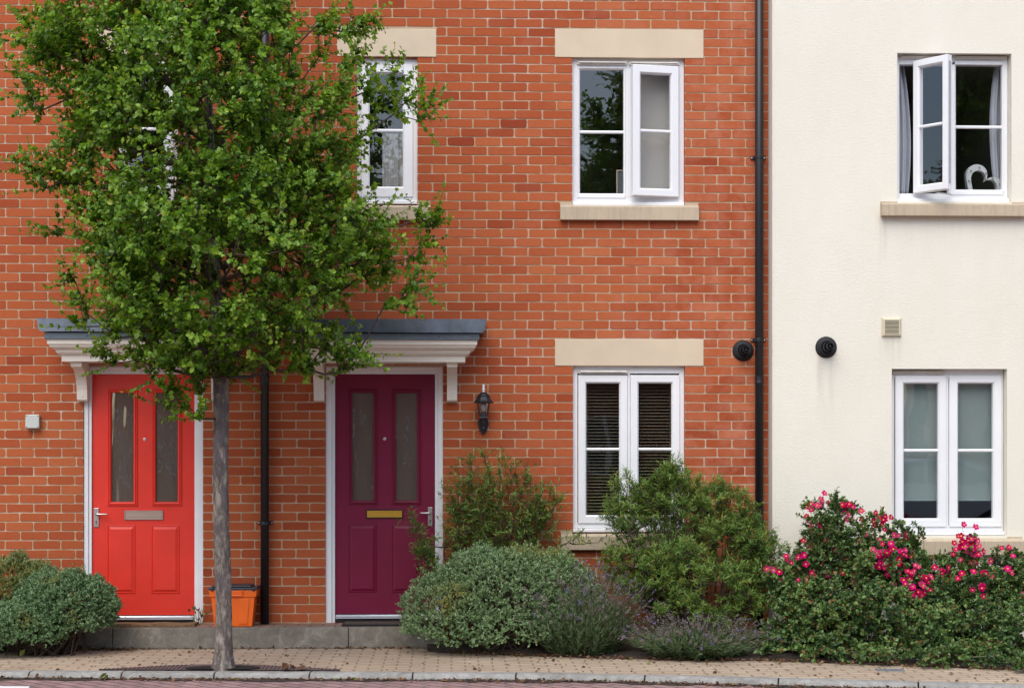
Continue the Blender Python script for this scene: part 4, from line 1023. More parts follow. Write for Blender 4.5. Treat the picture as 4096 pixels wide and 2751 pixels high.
# ---- the street tree
TY = -1.70
O = 4096 / 2335
def oP(ox, oy, y): return P(ox * O, oy * O, y)
tb = P(891, 2690, TY); tb.z = 0
env = [(-260, 150, 560), (-160, 110, 640), (-60, 60, 665), (0, 30, 665), (40, 25, 690), (62, 22, 800), (110, 25, 810), (150, 60, 850), (200, 45, 880), (250, 95, 905), (300, 120, 870), (350, 90, 850), (400, 75, 850), (450, 90, 870), (500, 130, 945), (550, 150, 960), (600, 175, 925), (650, 160, 930), (700, 175, 880), (750, 190, 790), (800, 225, 800), (840, 300, 760), (866, 380, 560)]
axis = [(1530, 508), (1200, 506), (880, 503), (700, 496), (540, 485), (300, 478), (0, 466), (-260, 455)]
e_oy = np.array([e[0] for e in env], float); e_l = np.array([e[1] for e in env], float); e_r = np.array([e[2] for e in env], float)
a_oy = np.array([a[0] for a in axis][::-1], float); a_ox = np.array([a[1] for a in axis][::-1], float)
tree = thing('street_tree', 'leafy green street tree with a slim grey trunk standing by the kerb', 'tree', tb)
rg = np.random.default_rng(5)
tz = [0, .05, .12, .3, .6, 1.0, 1.4, 1.8, 2.05, 2.3, 2.7, 3.1, 3.5, 3.9, 4.4, 4.9, 5.4, 5.9]
z2oy = lambda z: (HY - (z - CZ) * F / (TY - CY)) / O
tp = [Vector((oP(np.interp(z2oy(z), a_oy, a_ox), z2oy(z), TY).x + .008 * math.sin(z * 4), TY + .01 * math.sin(z * 3), z)) for z in tz]
tr = [.090, .073, .062, .057, .056, .055, .054, .053, .055, .050, .044, .040, .035, .030, .024, .018, .012, .006]
TRUNK_TOP = 8
NA = 1010; att = []
while len(att) < NA:
    oy = rg.uniform(-250, 862); ex = np.interp(oy, a_oy, a_ox); l, r_ = np.interp(oy, e_oy, e_l), np.interp(oy, e_oy, e_r)
    if rg.random() > ((r_ - l) / 860) ** 1.2: continue
    ph = rg.uniform(0, 2 * np.pi); f = rg.random() ** .42; c, s = np.cos(ph), np.sin(ph)
    rx = (r_ - ex - 50) if c > 0 else (ex - l - 52); ry = (r_ - l) / 2 - 55
    yy = TY + f * s * ry * O / 573 * .95; p = oP(ex + f * c * rx, oy, yy)
    if p.y > -.28: continue
    if (650 < ex + f * c * rx < 800 and 10 < oy < 60): continue
    if 585 < ex + f * c * rx < 800 and 50 < oy < 340 and rg.random() < .55: continue
    if 560 < ex + f * c * rx < 900 and 600 < oy < 850 and rg.random() < .22: continue
    if 420 < ex + f * c * rx < 560 and 620 < oy < 740 and rg.random() < .55: continue
    if 325 < ex + f * c * rx < 405 and 110 < oy < 440 and rg.random() < .86: continue
    if 455 < ex + f * c * rx < 515 and 225 < oy < 325 and rg.random() < .85: continue
    att.append(p)
tipsx = [(975, 252), (930, 235), (960, 275), (900, 175), (880, 210), (905, 260), (1000, 508), (975, 520), (955, 500), (965, 560), (940, 590), (945, 655), (925, 690), (930, 660), (880, 700), (820, 62), (800, 80), (815, 120), (780, 72), (745, 70), (30, 95), (50, 60), (22, 180), (45, 215), (60, 230), (75, 250), (60, 400), (52, 390), (85, 430), (110, 530), (150, 640), (165, 690), (180, 715), (165, 745), (230, 810), (820, 805), (800, 830), (780, 850), (770, 820), (660, 845), (700, 840), (610, 845), (250, 830), (300, 820),
         (345, 864), (385, 893), (415, 930), (450, 955), (380, 928), (455, 900)]
for ox, oy in tipsx:
    ex = np.interp(oy, a_oy, a_ox); ox = ex + (ox - ex) * (.985 if ox > ex else .94); att.append(oP(ox, oy, TY + (rg.uniform(-.35, .3) if oy < 855 else rg.uniform(-.12, .02))))
att = np.array([tuple(a) for a in att])
roots = [tuple(p) for p in tp[7:17]]
rpar = [-1] + list(range(len(roots) - 1)); NTR = len(roots)
LIMBS = [[(503, 892, 0), (522, 845, -.03), (560, 785, -.05), (610, 725, -.08), (680, 668, -.1), (760, 622, -.1), (840, 590, -.1)], [(503, 880, 0), (482, 830, -.05), (445, 765, -.12), (395, 695, -.2), (330, 625, -.25), (265, 560, -.28)],
         [(492, 640, 0), (455, 565, .1), (410, 490, .2), (360, 410, .3), (315, 330, .35)], [(488, 575, 0), (540, 500, -.08), (610, 425, -.1), (690, 350, -.12), (770, 300, -.12)], [(479, 345, 0), (452, 285, -.05), (405, 210, -.1), (340, 125, -.15), (265, 45, -.2)],
         [(478, 355, 0), (520, 275, .05), (585, 195, .1), (650, 125, .1)], [(487, 560, 0), (480, 480, -.35), (455, 400, -.65), (430, 330, -.85)], [(490, 700, 0), (505, 640, -.4), (530, 580, -.8), (555, 520, -1.0)]]
for lb in LIMBS:
    p0 = oP(lb[0][0], lb[0][1], TY); prev = int(np.argmin([abs(r_[2] - p0.z) for r_ in roots[:NTR]]))
    for ox, oy, dy in lb[1:]:
        p = oP(ox, oy, TY + dy); a = Vector(roots[prev]); q_ = (a + p) / 2 + Vector((rg.normal() * .02, rg.normal() * .02, rg.normal() * .012))
        roots.append(tuple(q_)); rpar.append(prev); roots.append(tuple(p)); rpar.append(len(roots) - 2); prev = len(roots) - 1
rx = np.interp(att[:, 2], [p.z for p in tp], [p.x for p in tp])
key = np.hypot(att[:, 0] - rx, att[:, 1] - TY) + .15 * np.abs(att[:, 2] - 3.2)
nodes, par, tips = grow(rg, roots, att, .13, key, .22, rpar)
rad = radii(par, tips, .0034, .44, .030, 1)
mb = MB(); vs = []; fs = []; m = 28; zs = np.concatenate([np.linspace(0, 2.3, 70), np.linspace(2.4, 5.9, 24)])
txx, tyy, trr = [p.x for p in tp], [p.y for p in tp], tr
for i, z in enumerate(zs):
    cx, cy_, rr = np.interp(z, tz, txx), np.interp(z, tz, tyy), np.interp(z, tz, trr)
    for k in range(m):
        t = 2 * math.pi * k / m
        b = 1 + .05 * math.sin(3 * t + z * 2.1) + .035 * math.sin(7 * t - z * 5) + .04 * math.sin(z * 9 + 2 * t) * math.sin(t * 2) + random.uniform(-.045, .045) + .05 * max(0, math.sin(z * 17 + 3 * t)) * max(0, math.sin(t * 2 + z * 3))
        vs.append((cx + rr * b * math.cos(t), cy_ + rr * b * math.sin(t), z))
for i in range(len(zs) - 1): fs += [(i * m + k, i * m + (k + 1) % m, (i + 1) * m + (k + 1) % m, (i + 1) * m + k) for k in range(m)]
trunk = MB().add(vs, fs).build('trunk', M_BARK, tree, smooth=True)
ok = par >= 0
V, q = seg_tubes(nodes[par[ok]], nodes[ok], np.minimum(rad[par[ok]], rad[ok] * 1.25), rad[ok], 5)
BV, BQ = V, q
# twigs and leaves
T = nodes[tips]; axx = np.stack([np.interp(T[:, 2], tz, txx), np.full(len(T), TY), T[:, 2] - .25], 1); out = unit(T - axx)
NT = 7; T6 = np.repeat(T, NT, 0); D6 = unit(np.repeat(out, NT, 0) * .55 + rg.normal(size=(len(T6), 3)) * .55 + np.array([0, 0, .35])); L6 = rg.uniform(.09, .33, len(T6))
V, q = seg_tubes(T6, T6 + D6 * L6[:, None], np.full(len(T6), .0022), np.full(len(T6), .0010), 3)
np_mesh('branches', np.concatenate([BV, V]), [np.concatenate([BQ, q + len(BV)])], M_TWIG, tree, smooth=True)
Pp, D, Nn, S, t = shoots(rg, T6, D6, 19, L6, .039, (.45, 1.3), .45, .0)
Nn = Nn + np.array([0, 0, .5]) + np.array([0, -.25, 0])
tip_b = np.repeat(rg.normal(size=len(T6)) * .11, 19)
hgt = np.clip((Pp[:, 2] - 2.0) / 3.5, 0, 1)
foliage('crown', tree, M_LEAFT, Pp, D, Nn, S, LEAF7, tints(rg, len(Pp), .42 + .38 * (t - .5) + tip_b, .17, .05))

# ---- small-leaved mounded shrubs
def mound(name, label, lobes, m, rg, n, size, group=None, extra_fn=None, base=None, bias=.5):
    """lobes: list of (x, y, z, rx, ry, rz); short leafy shoots over the shell of the union"""
    c0 = lobes[0]; o = thing(name, label, 'shrub', (c0[0], c0[1], 0), group)
    Lb = np.array(lobes); A = []; Dn = []; w_ = Lb[:, 3] * Lb[:, 5]; w_ /= w_.sum(); idx = rg.choice(len(Lb), size=n * 3, p=w_)
    for i in idx:
        d = unit(rg.normal(size=3)); 
        if d[2] < -.35: continue
        if d[1] > .55 and rg.random() < .8: continue
        f = 1 - rg.random() ** 1.6 * .28 + (rg.random() < .05) * rg.uniform(.02, .12); bmp = 1 + .085 * np.sin(d[0] * 9 + i) * np.sin(d[2] * 8 + 2 * i) + .03 * np.sin(d[0] * 23) * np.sin(d[2] * 21 + d[1] * 17)
        p = Lb[i, :3] + d * Lb[i, 3:] * f * bmp
        if np.sin(p[0] * 31 + i) * np.sin(p[2] * 37 + 2 * p[1] * 9) < -.55 and rg.random() < .75: continue
        q = (p - Lb[:, :3]) / Lb[:, 3:]
        if (np.delete((q ** 2).sum(1), i) < .62).any() or p[2] < .03: continue
        A.append(p); Dn.append(unit(d / Lb[i, 3:]))
        if len(A) >= n: break
    A = np.array(A); Dn = np.array(Dn); M = len(A)
    D = unit(Dn * .8 + np.array([0, -.15, .45]) + rg.normal(size=(M, 3)) * .35)
    Pp, Dd, Nn, S, t = shoots(rg, A, D, 11, .045, size, (.35, 1.0), 0, .0)
    ex = np.repeat(extra_fn(A) if extra_fn else np.full(M, .02), 11)
    sb = np.repeat(rg.normal(size=M) * .14, 11)
    tt = np.stack([np.clip(bias + .35 * (t - .5) + sb + rg.normal(size=len(Pp)) * .1, 0, 1), np.clip(ex * rg.uniform(.5, 1.2, len(Pp)), 0, 1), np.zeros(len(Pp))], 1)
    foliage('foliage', o, m, Pp, Dd, Nn, S, OVAL, tt)
    # woody stems fanning out from the base
    k = min(M, 260); sel = rg.choice(M, k, replace=False); bx = np.array([[np.mean(Lb[:, 0]), np.mean(Lb[:, 1]), .0]])
    root = bx + rg.normal(size=(k, 3)) * np.array([[.10, .06, 0]]); mid = root * .45 + A[sel] * .55 + np.array([[0, 0, .05]])
    V1, q1 = seg_tubes(root, mid, np.full(k, .007), np.full(k, .004)); V2, q2 = seg_tubes(mid, A[sel], np.full(k, .004), np.full(k, .0018))
    np_mesh('stems', np.concatenate([V1, V2]), [np.concatenate([q1, q2 + len(V1)])], M_STEMR, o)
    return o
def lobe(px, py, y, rpx, ry, rzpx): p = P(px * O, py * O, y); k = (y - CY) / F * O; return (p.x, y, p.z, rpx * k, ry, rzpx * k)
def patch(cs):
    def f(A):
        e = np.full(len(A), .03)
        for (x, y, z, r_) in cs: e = np.maximum(e, .95 * np.exp(-((A - np.array([x, y, z])) ** 2).sum(1) / r_ ** 2))
        return e * np.random.default_rng(1).uniform(.2, 1.2, len(A))
    return f
pt = lambda ox, oy, y, r_: (*oP(ox, oy, y), r_)
mound('mounded_shrub', 'large grey green mounded shrub in the middle with yellowing patches on top', [lobe(1160, 1392, -.62, 205, .42, 135), lobe(1030, 1410, -.68, 112, .38, 100), lobe(1245, 1400, -.60, 130, .40, 138), lobe(1110, 1340, -.55, 110, .34, 88), lobe(1220, 1330, -.55, 110, .34, 75), lobe(1060, 1440, -.78, 90, .30, 60), lobe(1160, 1440, -.85, 120, .26, 55)],
      M_LEAFH, rg, 8500, .022, 'mounded small-leaved shrubs', patch([pt(1010, 1330, -.95, .10), pt(1040, 1345, -.98, .10), pt(1230, 1258, -.6, .13), pt(1190, 1262, -.62, .10), pt(1270, 1270, -.6, .10), pt(1015, 1380, -1.0, .08)]), bias=.55)
mound('mounded_shrub', 'yellow green shrub at the far left edge with bronze tips, behind the rounder one', [lobe(20, 1370, -.42, 110, .30, 95), lobe(-80, 1390, -.50, 120, .35, 100), lobe(80, 1350, -.40, 60, .25, 62)],
      M_LEAFH2, rg, 4200, .022, 'mounded small-leaved shrubs', patch([pt(20, 1310, -.62, .30), pt(70, 1300, -.6, .22), pt(-10, 1350, -.7, .28), pt(30, 1380, -.75, .12)]), bias=.5)
mound('mounded_shrub', 'round blue green shrub left of the red door, partly over the step', [lobe(150, 1400, -.68, 108, .32, 88), lobe(70, 1435, -.78, 95, .28, 62), lobe(200, 1385, -.62, 60, .26, 62), lobe(120, 1360, -.58, 75, .26, 52), lobe(-20, 1440, -.80, 80, .28, 60)],
      M_LEAFH2, rg, 6200, .022, 'mounded small-leaved shrubs', patch([pt(120, 1335, -.8, .07), pt(60, 1420, -1., .06), pt(170, 1410, -.98, .05)]), bias=.55)

# ---- lavender
def lavender(label, cx, y0, halfw, hpx, lean, rg, n):
    b = G(cx * O, hpx[1] * O, .0); b.y = y0; o = thing('lavender', label, 'lavender', (b.x, y0, 0), 'lavender clumps')
    Hh = hpx[0]; th = rg.uniform(0, 2 * np.pi, n); f = rg.random(n) ** .6
    root = np.stack([b.x + halfw * .55 * f * np.cos(th), y0 + .20 * f * np.sin(th), np.full(n, .01)], 1)
    hh = Hh * rg.uniform(.55, 1.05, n) * (1 - .35 * f ** 2)
    tip = root + np.stack([halfw * .62 * f * np.cos(th) + lean * hh + rg.normal(size=n) * .05, .28 * f * np.sin(th) + rg.normal(size=n) * .04, hh], 1)
    mid = (root + tip) / 2 + np.stack([-.10 * halfw * np.cos(th) * f, np.zeros(n), .06 * hh], 1)
    K = 6; ts = np.linspace(0, 1, K + 1); pts = [(1 - t) ** 2 * root + 2 * t * (1 - t) * mid + t * t * tip for t in ts]
    Vs, qs, off = [], [], 0
    for k in range(K):
        V, q = seg_tubes(pts[k], pts[k + 1], np.full(n, .0022 - .0002 * k), np.full(n, .0020 - .0002 * k), 3); Vs.append(V); qs.append(q + off); off += len(V)
    np_mesh('stems', np.concatenate(Vs), [np.concatenate(qs)], M_STEMG, o)
    # narrow leaves on the lower two thirds, plus a bushy base
    Ps, Ds, Ns, Ss = [], [], [], []
    for k in range(0, 4):
        d = pts[k + 1] - pts[k]; L = np.linalg.norm(d, axis=1); Pp, D, Nn, S, _ = shoots(rg, pts[k], d, 9 if k < 3 else 4, L, .055, (.25, .7), 0, 0); Ps.append(Pp); Ds.append(D); Ns.append(Nn); Ss.append(S)
    Pp, D, Nn, S = map(np.concatenate, (Ps, Ds, Ns, Ss))
    foliage('foliage', o, M_LEAFL, Pp, D, Nn, S, LANCE, tints(rg, len(Pp), .5, .25, .08), np.full(len(Pp), .85))
    d = unit(pts[K] - pts[K - 1]); Lf = rg.uniform(.025, .06, n)
    Pp, D, Nn, S, _ = shoots(rg, pts[K], d, 14, Lf, .0125, (.3, 1.0), 0, 0)
    foliage('flower_spikes', o, M_LAVF, Pp, D, Nn, S, OVAL, np.stack([np.repeat(np.clip(rg.normal(.4, .25, n), 0, 1), 14), np.repeat((rg.random(n) < .15) * rg.uniform(.3, 1, n), 14), np.zeros(n * 14)], 1), np.full(len(Pp), 1.7))
lavender('tall lavender clump with faded mauve spikes leaning over the grey green shrub', 1325, -.86, .46, (.66, 1492), .03, rg, 620)
lavender('low spreading lavender clump at the pavement edge below the dense green bush', 1592, -1.10, .52, (.30, 1505), .02, rg, 480)

# ---- narrow-leaved shrubs against the wall
def branchy(name, label, roots0, atts, m, rg, tpl, nleaf, Lsh, size, r0, group=None, cat='shrub', nt=4, spread=(.5, 1.2), width=None, stem=None, extra=.04, bias=.5, up=.1, dirup=.5, jit=.2, sprays=(), nspray=14, Lspray=.11, t0=.35):
    o = thing(name, label, cat, (roots0[0][0], roots0[0][1], 0), group)
    rt = np.array(roots0, float); att = np.array(atts)
    owner = np.argmin(np.abs(att[:, None, 0] - rt[None, :, 0]) + .3 * rg.random((len(att), len(rt))), 1)
    Vs, qs, off = [], [], 0; tipsP = []; tipsR = []
    for k in range(len(rt)):
        a = att[owner == k]
        if not len(a): continue
        nodes, par, tips = grow(rg, [tuple(rt[k]), tuple(rt[k] + np.array([0, 0, .06]))], a, .07, np.linalg.norm(a - rt[k], axis=1), up)
        rad = radii(par, tips, r0, .42, .02, 1); ok = par >= 0
        V, q = seg_tubes(nodes[par[ok]], nodes[ok], rad[par[ok]], rad[ok], 4); Vs.append(V); qs.append(q + off); off += len(V)
        tipsP.append(nodes[tips]); tipsR.append(np.repeat(rt[k][None], len(tips), 0))
    T = np.concatenate(tipsP); Rr = np.concatenate(tipsR); out = unit(T - Rr - np.array([0, 0, .2]))
    Tn = np.repeat(T, nt, 0); Dn = unit(np.repeat(out, nt, 0) * .5 + rg.normal(size=(len(Tn), 3)) * .5 + np.array([0, -.1, dirup])); L = rg.uniform(.5, 1.1, len(Tn)) * Lsh
    for a, b in sprays:
        a, b = np.array(a, float), np.array(b, float); K = 14; H = np.linalg.norm(b - a)
        c = a * .45 + b * .55 + np.array([(a[0] - b[0]) * .25, 0, .06 * H]) + rg.normal(size=3) * .05 * H; ts = np.linspace(0, 1, K + 1)[:, None]
        cv = (1 - ts) ** 2 * a + 2 * ts * (1 - ts) * c + ts ** 2 * b + rg.normal(size=(K + 1, 3)) * .006
        V, q = seg_tubes(cv[:-1], cv[1:], np.linspace(r0 * 2.2, r0 * .7, K), np.linspace(r0 * 2.1, r0 * .6, K), 4); Vs.append(V); qs.append(q + off); off += len(V)
        tt = t0 + (1 - t0) * rg.random(nspray) ** .8; tt[:2] = 1.0; ii = np.minimum((tt * K).astype(int), K - 1); fr = (tt * K - ii)[:, None]
        pp = cv[ii] * (1 - fr) + cv[ii + 1] * fr; dd = unit(cv[ii + 1] - cv[ii]); dd = unit(dd * .75 + rg.normal(size=dd.shape) * np.array([.5, .4, .35]) + np.array([0, 0, .25]))
        Tn = np.concatenate([Tn, pp]); Dn = np.concatenate([Dn, dd]); L = np.concatenate([L, Lspray * rg.uniform(.5, 1.25, nspray)])
    V, q = seg_tubes(Tn, Tn + Dn * L[:, None], np.full(len(Tn), r0 * .7), np.full(len(Tn), r0 * .35), 3)
    Vs.append(V); qs.append(q + off)
    np_mesh('stems', np.concatenate(Vs), [np.concatenate(qs)], stem or M_STEMR, o)
    Pp, D, Nn, S, t = shoots(rg, Tn, Dn, nleaf, L, size, spread, .1, .1)
    Nn = Nn + np.array([0, -.2, .4]); tb_ = np.repeat(rg.normal(size=len(Tn)) * .15, nleaf)
    foliage('foliage', o, m, Pp, D, Nn, S, tpl, tints(rg, len(Pp), bias + .3 * (t - .5) + tb_ + .22 * np.sin(Pp[:, 0] * 9 + 2 * np.sin(Pp[:, 2] * 7)) * np.sin(Pp[:, 2] * 11 + Pp[:, 1] * 6), jit, extra), None if width is None else np.full(len(Pp), width))
    return o
def blob_pts(rg, blobs, n, holes_=()):
    """blobs: (ox, oy, y, rox, ry, roy, weight) in overview pixels"""
    w_ = np.array([b[6] for b in blobs], float); w_ /= w_.sum(); pts = []
    for i in rg.choice(len(blobs), size=n, p=w_):
        b = blobs[i]; d = unit(rg.normal(size=3)) * rg.random() ** .4
        p = oP(b[0] + d[0] * b[3], b[1] + d[2] * b[5], b[2]); y = min(b[2] + d[1] * b[4], (-.06 if p.x < XRC else YR - .05)); p.y = y
        if p.z < .05: continue
        if any(((b[0] + d[0] * b[3] - h[0]) / h[2]) ** 2 + ((b[1] + d[2] * b[5] - h[1]) / h[3]) ** 2 < 1 and rg.random() < .85 for h in holes_): continue
        pts.append(tuple(p))
    return pts
g0 = lambda ox, y: (oP(ox, 1480, y).x, y, .01)
def oT(ox, oy, y): p = oP(ox, oy, y); return (p.x, p.y, p.z)
def spr(rg, lst, rx0, rx1, y, n, sp=12):
    out = []
    for ox, oy in lst:
        for k in range(n):
            r_ = oP(rx0 + (rx1 - rx0) * (.5 * rg.random() + .5 * np.clip((ox - rx0) / max(1, rx1 - rx0), 0, 1)), 1470, y); out.append(((r_.x, y + rg.uniform(-.05, .05), .01), oT(ox + rg.normal() * sp, oy + abs(rg.normal()) * sp * 1.6, y + rg.uniform(-.10, .10))))
    return out
branchy('leggy_shrub', 'sparse leggy shrub with thin bare stems right of the purple door', [g0(1130, -.25), g0(1040, -.28), g0(1215, -.22)],
        blob_pts(rg, [(1090, 1150, -.25, 60, .12, 60, 2), (1005, 1235, -.34, 34, .1, 28, .8), (1230, 1160, -.2, 45, .1, 60, 1), (1110, 1210, -.3, 80, .15, 35, 1.2), (1290, 1235, -.3, 50, .12, 20, .9), (1340, 1230, -.3, 40, .1, 18, .6)], 60),
        M_LEAFC, rg, LANCE, 8, .09, .050, .0017, 'narrow-leaved shrubs', nt=2, extra=.06, bias=.48, width=1.0, jit=.22,
        sprays=spr(rg, [(1120, 1160), (1070, 1175), (1190, 1165), (1215, 1135), (1055, 1055), (1080, 1045), (1115, 1040), (1150, 1032), (1170, 1060), (1030, 1090), (1060, 1100), (1100, 1085), (1135, 1080), (1180, 1105), (1205, 1075), (1225, 1110), (1250, 1110), (1275, 1130), (1040, 1140), (1160, 1130), (1240, 1160), (1090, 1130)], 1030, 1230, -.24, 3) +
               spr(rg, [(942, 1178), (948, 1205), (1022, 1120), (1030, 1150), (968, 1235), (1018, 1190), (985, 1240), (955, 1258)], 1020, 1080, -.32, 2, 7), nspray=17, Lspray=.10, t0=.30)
branchy('bushy_shrub', 'big dense green bush with narrow leaves covering part of the lower brick window', [g0(1500, -.62), g0(1600, -.60), g0(1680, -.55)],
        blob_pts(rg, [(1475, 1140, -.50, 50, .2, 42, 1.2), (1540, 1105, -.45, 45, .2, 35, 1), (1430, 1165, -.55, 30, .15, 30, .6), (1620, 1140, -.50, 60, .22, 45, 1.4), (1590, 1210, -.60, 100, .28, 55, 2.5), (1690, 1200, -.55, 55, .25, 60, 1.5), (1720, 1270, -.55, 45, .25, 60, 1.4), (1530, 1270, -.75, 90, .25, 50, 2.2), (1430, 1270, -.60, 55, .2, 30, .9), (1480, 1330, -.72, 75, .25, 50, 1.6), (1600, 1330, -.80, 95, .25, 55, 2.6), (1700, 1350, -.70, 60, .25, 60, 1.7), (1560, 1390, -.85, 70, .2, 30, 1), (1650, 1400, -.80, 70, .2, 35, 1), (1450, 1200, -.6, 40, .15, 25, .5)], 640, [(1505, 1222, 75, 26), (1640, 1360, 55, 26), (1560, 1190, 30, 20)]),
        M_LEAFC, rg, LANCE, 13, .09, .048, .0020, 'narrow-leaved shrubs', nt=3, extra=.05, bias=.55, width=.82, nspray=18, Lspray=.085, t0=.35,
        sprays=spr(rg, [(1390, 1155), (1400, 1140), (1420, 1110), (1430, 1085), (1450, 1110), (1475, 1100), (1500, 1085), (1530, 1060), (1555, 1075), (1575, 1090), (1610, 1095), (1640, 1100), (1660, 1110), (1690, 1120), (1710, 1150), (1730, 1180), (1750, 1215), (1765, 1250), (1770, 1290), (1410, 1180), (1385, 1270), (1400, 1255), (1390, 1300), (1755, 1330), (1540, 1050), (1490, 1110), (1600, 1110), (1680, 1130), (1740, 1230)], 1500, 1690, -.55, 4))

# ---- roses
def rose(label, roots, blobs, n, clusters, seed, tops, rx):
    rg = np.random.default_rng(seed)
    o = branchy('rose_bush', label, roots, blob_pts(rg, blobs, n), M_LEAFR, rg, LEAF7, 11, .10, .034, .0020, 'rose bushes with pink flowers', 'rose bush', 4, (.4, 1.3), .8, M_STEMG, .09, .45, .05, .35, .25, spr(rg, tops, rx[0], rx[1], -.85, 3, 14), 10, .065, .5)
    org = np.array(ORG[o.name])
    for cx, cy_, spread, cnt, yy in clusters:
        c = P(3072 + cx / 1.96, 1951 + cy_ / 1.96, yy); mb = MB()
        for k in range(cnt):
            ox_ = 0 if cnt == 1 else random.gauss(0, spread); oz_ = 0 if cnt == 1 else random.gauss(0, spread); p = c + Vector((ox_, random.uniform(-.02, .02), oz_))
            nrm = Vector((ox_ * 4 + random.uniform(-.5, .5), -1, oz_ * 4 + random.uniform(-.2, .7))).normalized(); a = nrm.orthogonal().normalized(); b = nrm.cross(a); s = random.uniform(.019, .028); t0 = random.uniform(0, 6)
            for q in range(5):
                t = t0 + q * 2 * math.pi / 5; u = a * math.cos(t) + b * math.sin(t); v = nrm.cross(u); cup = random.uniform(.1, .45)
                V_ = [p, p + u * s * .45 - v * s * .36 + nrm * s * .1, p + u * s * .92 - v * s * .40 + nrm * s * cup, p + u * s * 1.02 + nrm * s * cup * .8, p + u * s * .92 + v * s * .40 + nrm * s * cup, p + u * s * .45 + v * s * .36 + nrm * s * .1]
                mb.add(V_, [(0, 1, 2, 3), (0, 3, 4, 5)], 0)
            for q in range(6):
                t = q * math.pi / 3; u = a * math.cos(t) + b * math.sin(t); mb.add([p + nrm * s * .12, p + u * s * .26 + nrm * s * .32, p + (a * math.cos(t + 1) + b * math.sin(t + 1)) * s * .26 + nrm * s * .32], [(0, 1, 2)], 1)
            mb.tube([p, p - nrm * .02 - Vector((0, 0, .03)), c + Vector((0, .05, -.08))], .0012, 3, 2)
        ob = mb.build('flower_cluster', [M_PETAL, M_STAMEN, M_STEMG], o)
        me = ob.data; at = me.color_attributes.new('tint', 'FLOAT_COLOR', 'POINT'); col = np.ones((len(me.vertices), 4), np.float32)
        col[:, 0] = random.uniform(0, .8); col[:, 1] = random.choice((0, 0, 0, .25)) if cnt > 1 else random.choice((0, .2, .7)); at.data.foreach_set('color', col.ravel())
def CL(yy, *l): return [(a, b, .010 + .013 * math.sqrt(n), max(1, int(round(n * .85))), yy) for a, b, n in l]
f1 = CL(-.62, (400, 140, 6), (365, 175, 4), (345, 285, 3), (615, 150, 5), (650, 190, 7), (720, 222, 2), (455, 95, 2)) + CL(-.85, (405, 380, 5), (400, 420, 2), (445, 415, 1), (340, 472, 2), (430, 540, 5), (470, 480, 2), (525, 485, 1)) + \
     CL(-1.0, (265, 565, 2), (235, 540, 1), (120, 568, 4), (115, 655, 2), (110, 705, 3), (342, 670, 6), (475, 688, 1), (260, 775, 2), (590, 668, 1), (662, 757, 2), (45, 640, 1), (18, 602, 2)) + \
     CL(-.90, (685, 538, 2), (735, 482, 2), (890, 418, 3), (910, 328, 1), (760, 365, 1), (840, 262, 4), (895, 238, 6), (935, 230, 3), (990, 372, 2)) + \
     CL(-1.05, (870, 505, 6), (850, 595, 5), (955, 470, 8), (990, 520, 9), (1010, 580, 9), (950, 610, 8), (930, 560, 6), (1000, 645, 6), (830, 1170, 1), (1055, 978, 1))
f2 = CL(-.85, (1065, 405, 4), (1065, 350, 2), (1125, 490, 3), (1120, 390, 2)) + CL(-1.15, (1130, 700, 6), (1090, 755, 6), (1190, 685, 6), (1215, 760, 9), (1235, 790, 5), (1085, 855, 8), (1155, 820, 6), (1030, 812, 3), (970, 775, 2)) + \
     CL(-.95, (1355, 700, 3), (1330, 612, 3), (1330, 810, 1), (1450, 482, 3), (1505, 425, 5), (1550, 390, 6), (1590, 350, 4), (1555, 450, 7), (1610, 485, 7), (1635, 530, 4), (1525, 520, 5), (1580, 550, 3), (1655, 590, 2)) + \
     CL(-1.25, (1690, 755, 6), (1670, 690, 4), (1520, 700, 2), (1895, 630, 3), (1910, 665, 1), (1875, 475, 2), (1735, 570, 1), (1650, 1010, 1), (1990, 830, 1))
rose('rose bush with bright pink clusters climbing the cream wall beside the brick corner', [g0(1810, -.75), g0(1890, -.80), g0(1960, -.85)],
     [(1865, 1160, -.50, 14, .05, 10, .12), (1930, 1168, -.50, 16, .05, 10, .14), (1890, 1200, -.55, 26, .1, 22, .25), (1895, 1250, -.70, 60, .15, 32, .8), (1985, 1255, -.75, 55, .2, 30, .6), (2010, 1200, -.70, 18, .1, 25, .15), (1840, 1295, -.80, 60, .22, 36, 1.1), (1940, 1300, -.90, 80, .3, 50, 2.6), (2040, 1300, -.90, 60, .28, 50, 1.8), (1790, 1350, -.90, 45, .28, 55, 1.6), (1870, 1380, -1.05, 90, .32, 55, 3), (1990, 1390, -1.15, 90, .35, 60, 3), (1790, 1440, -1.05, 50, .25, 50, 1.4), (1900, 1460, -1.2, 100, .25, 40, 2.2), (2030, 1470, -1.3, 60, .22, 35, 1.2), (1800, 1488, -1.25, 60, .2, 18, .5), (1900, 1495, -1.4, 90, .2, 16, .6), (2020, 1500, -1.55, 80, .2, 16, .7), (1950, 1400, -.6, 140, .15, 50, 1.2)], 800, f1, 21, [(1890, 1132), (1905, 1140), (1862, 1150), (1930, 1165), (1848, 1190), (2005, 1172), (2025, 1185), (2060, 1200), (1975, 1190), (1800, 1255), (1765, 1275), (1825, 1245), (1870, 1210), (2045, 1225), (1780, 1300), (1815, 1270), (1850, 1230), (1920, 1215), (1955, 1225), (1990, 1215), (2070, 1240), (1900, 1180)], (1810, 2000))
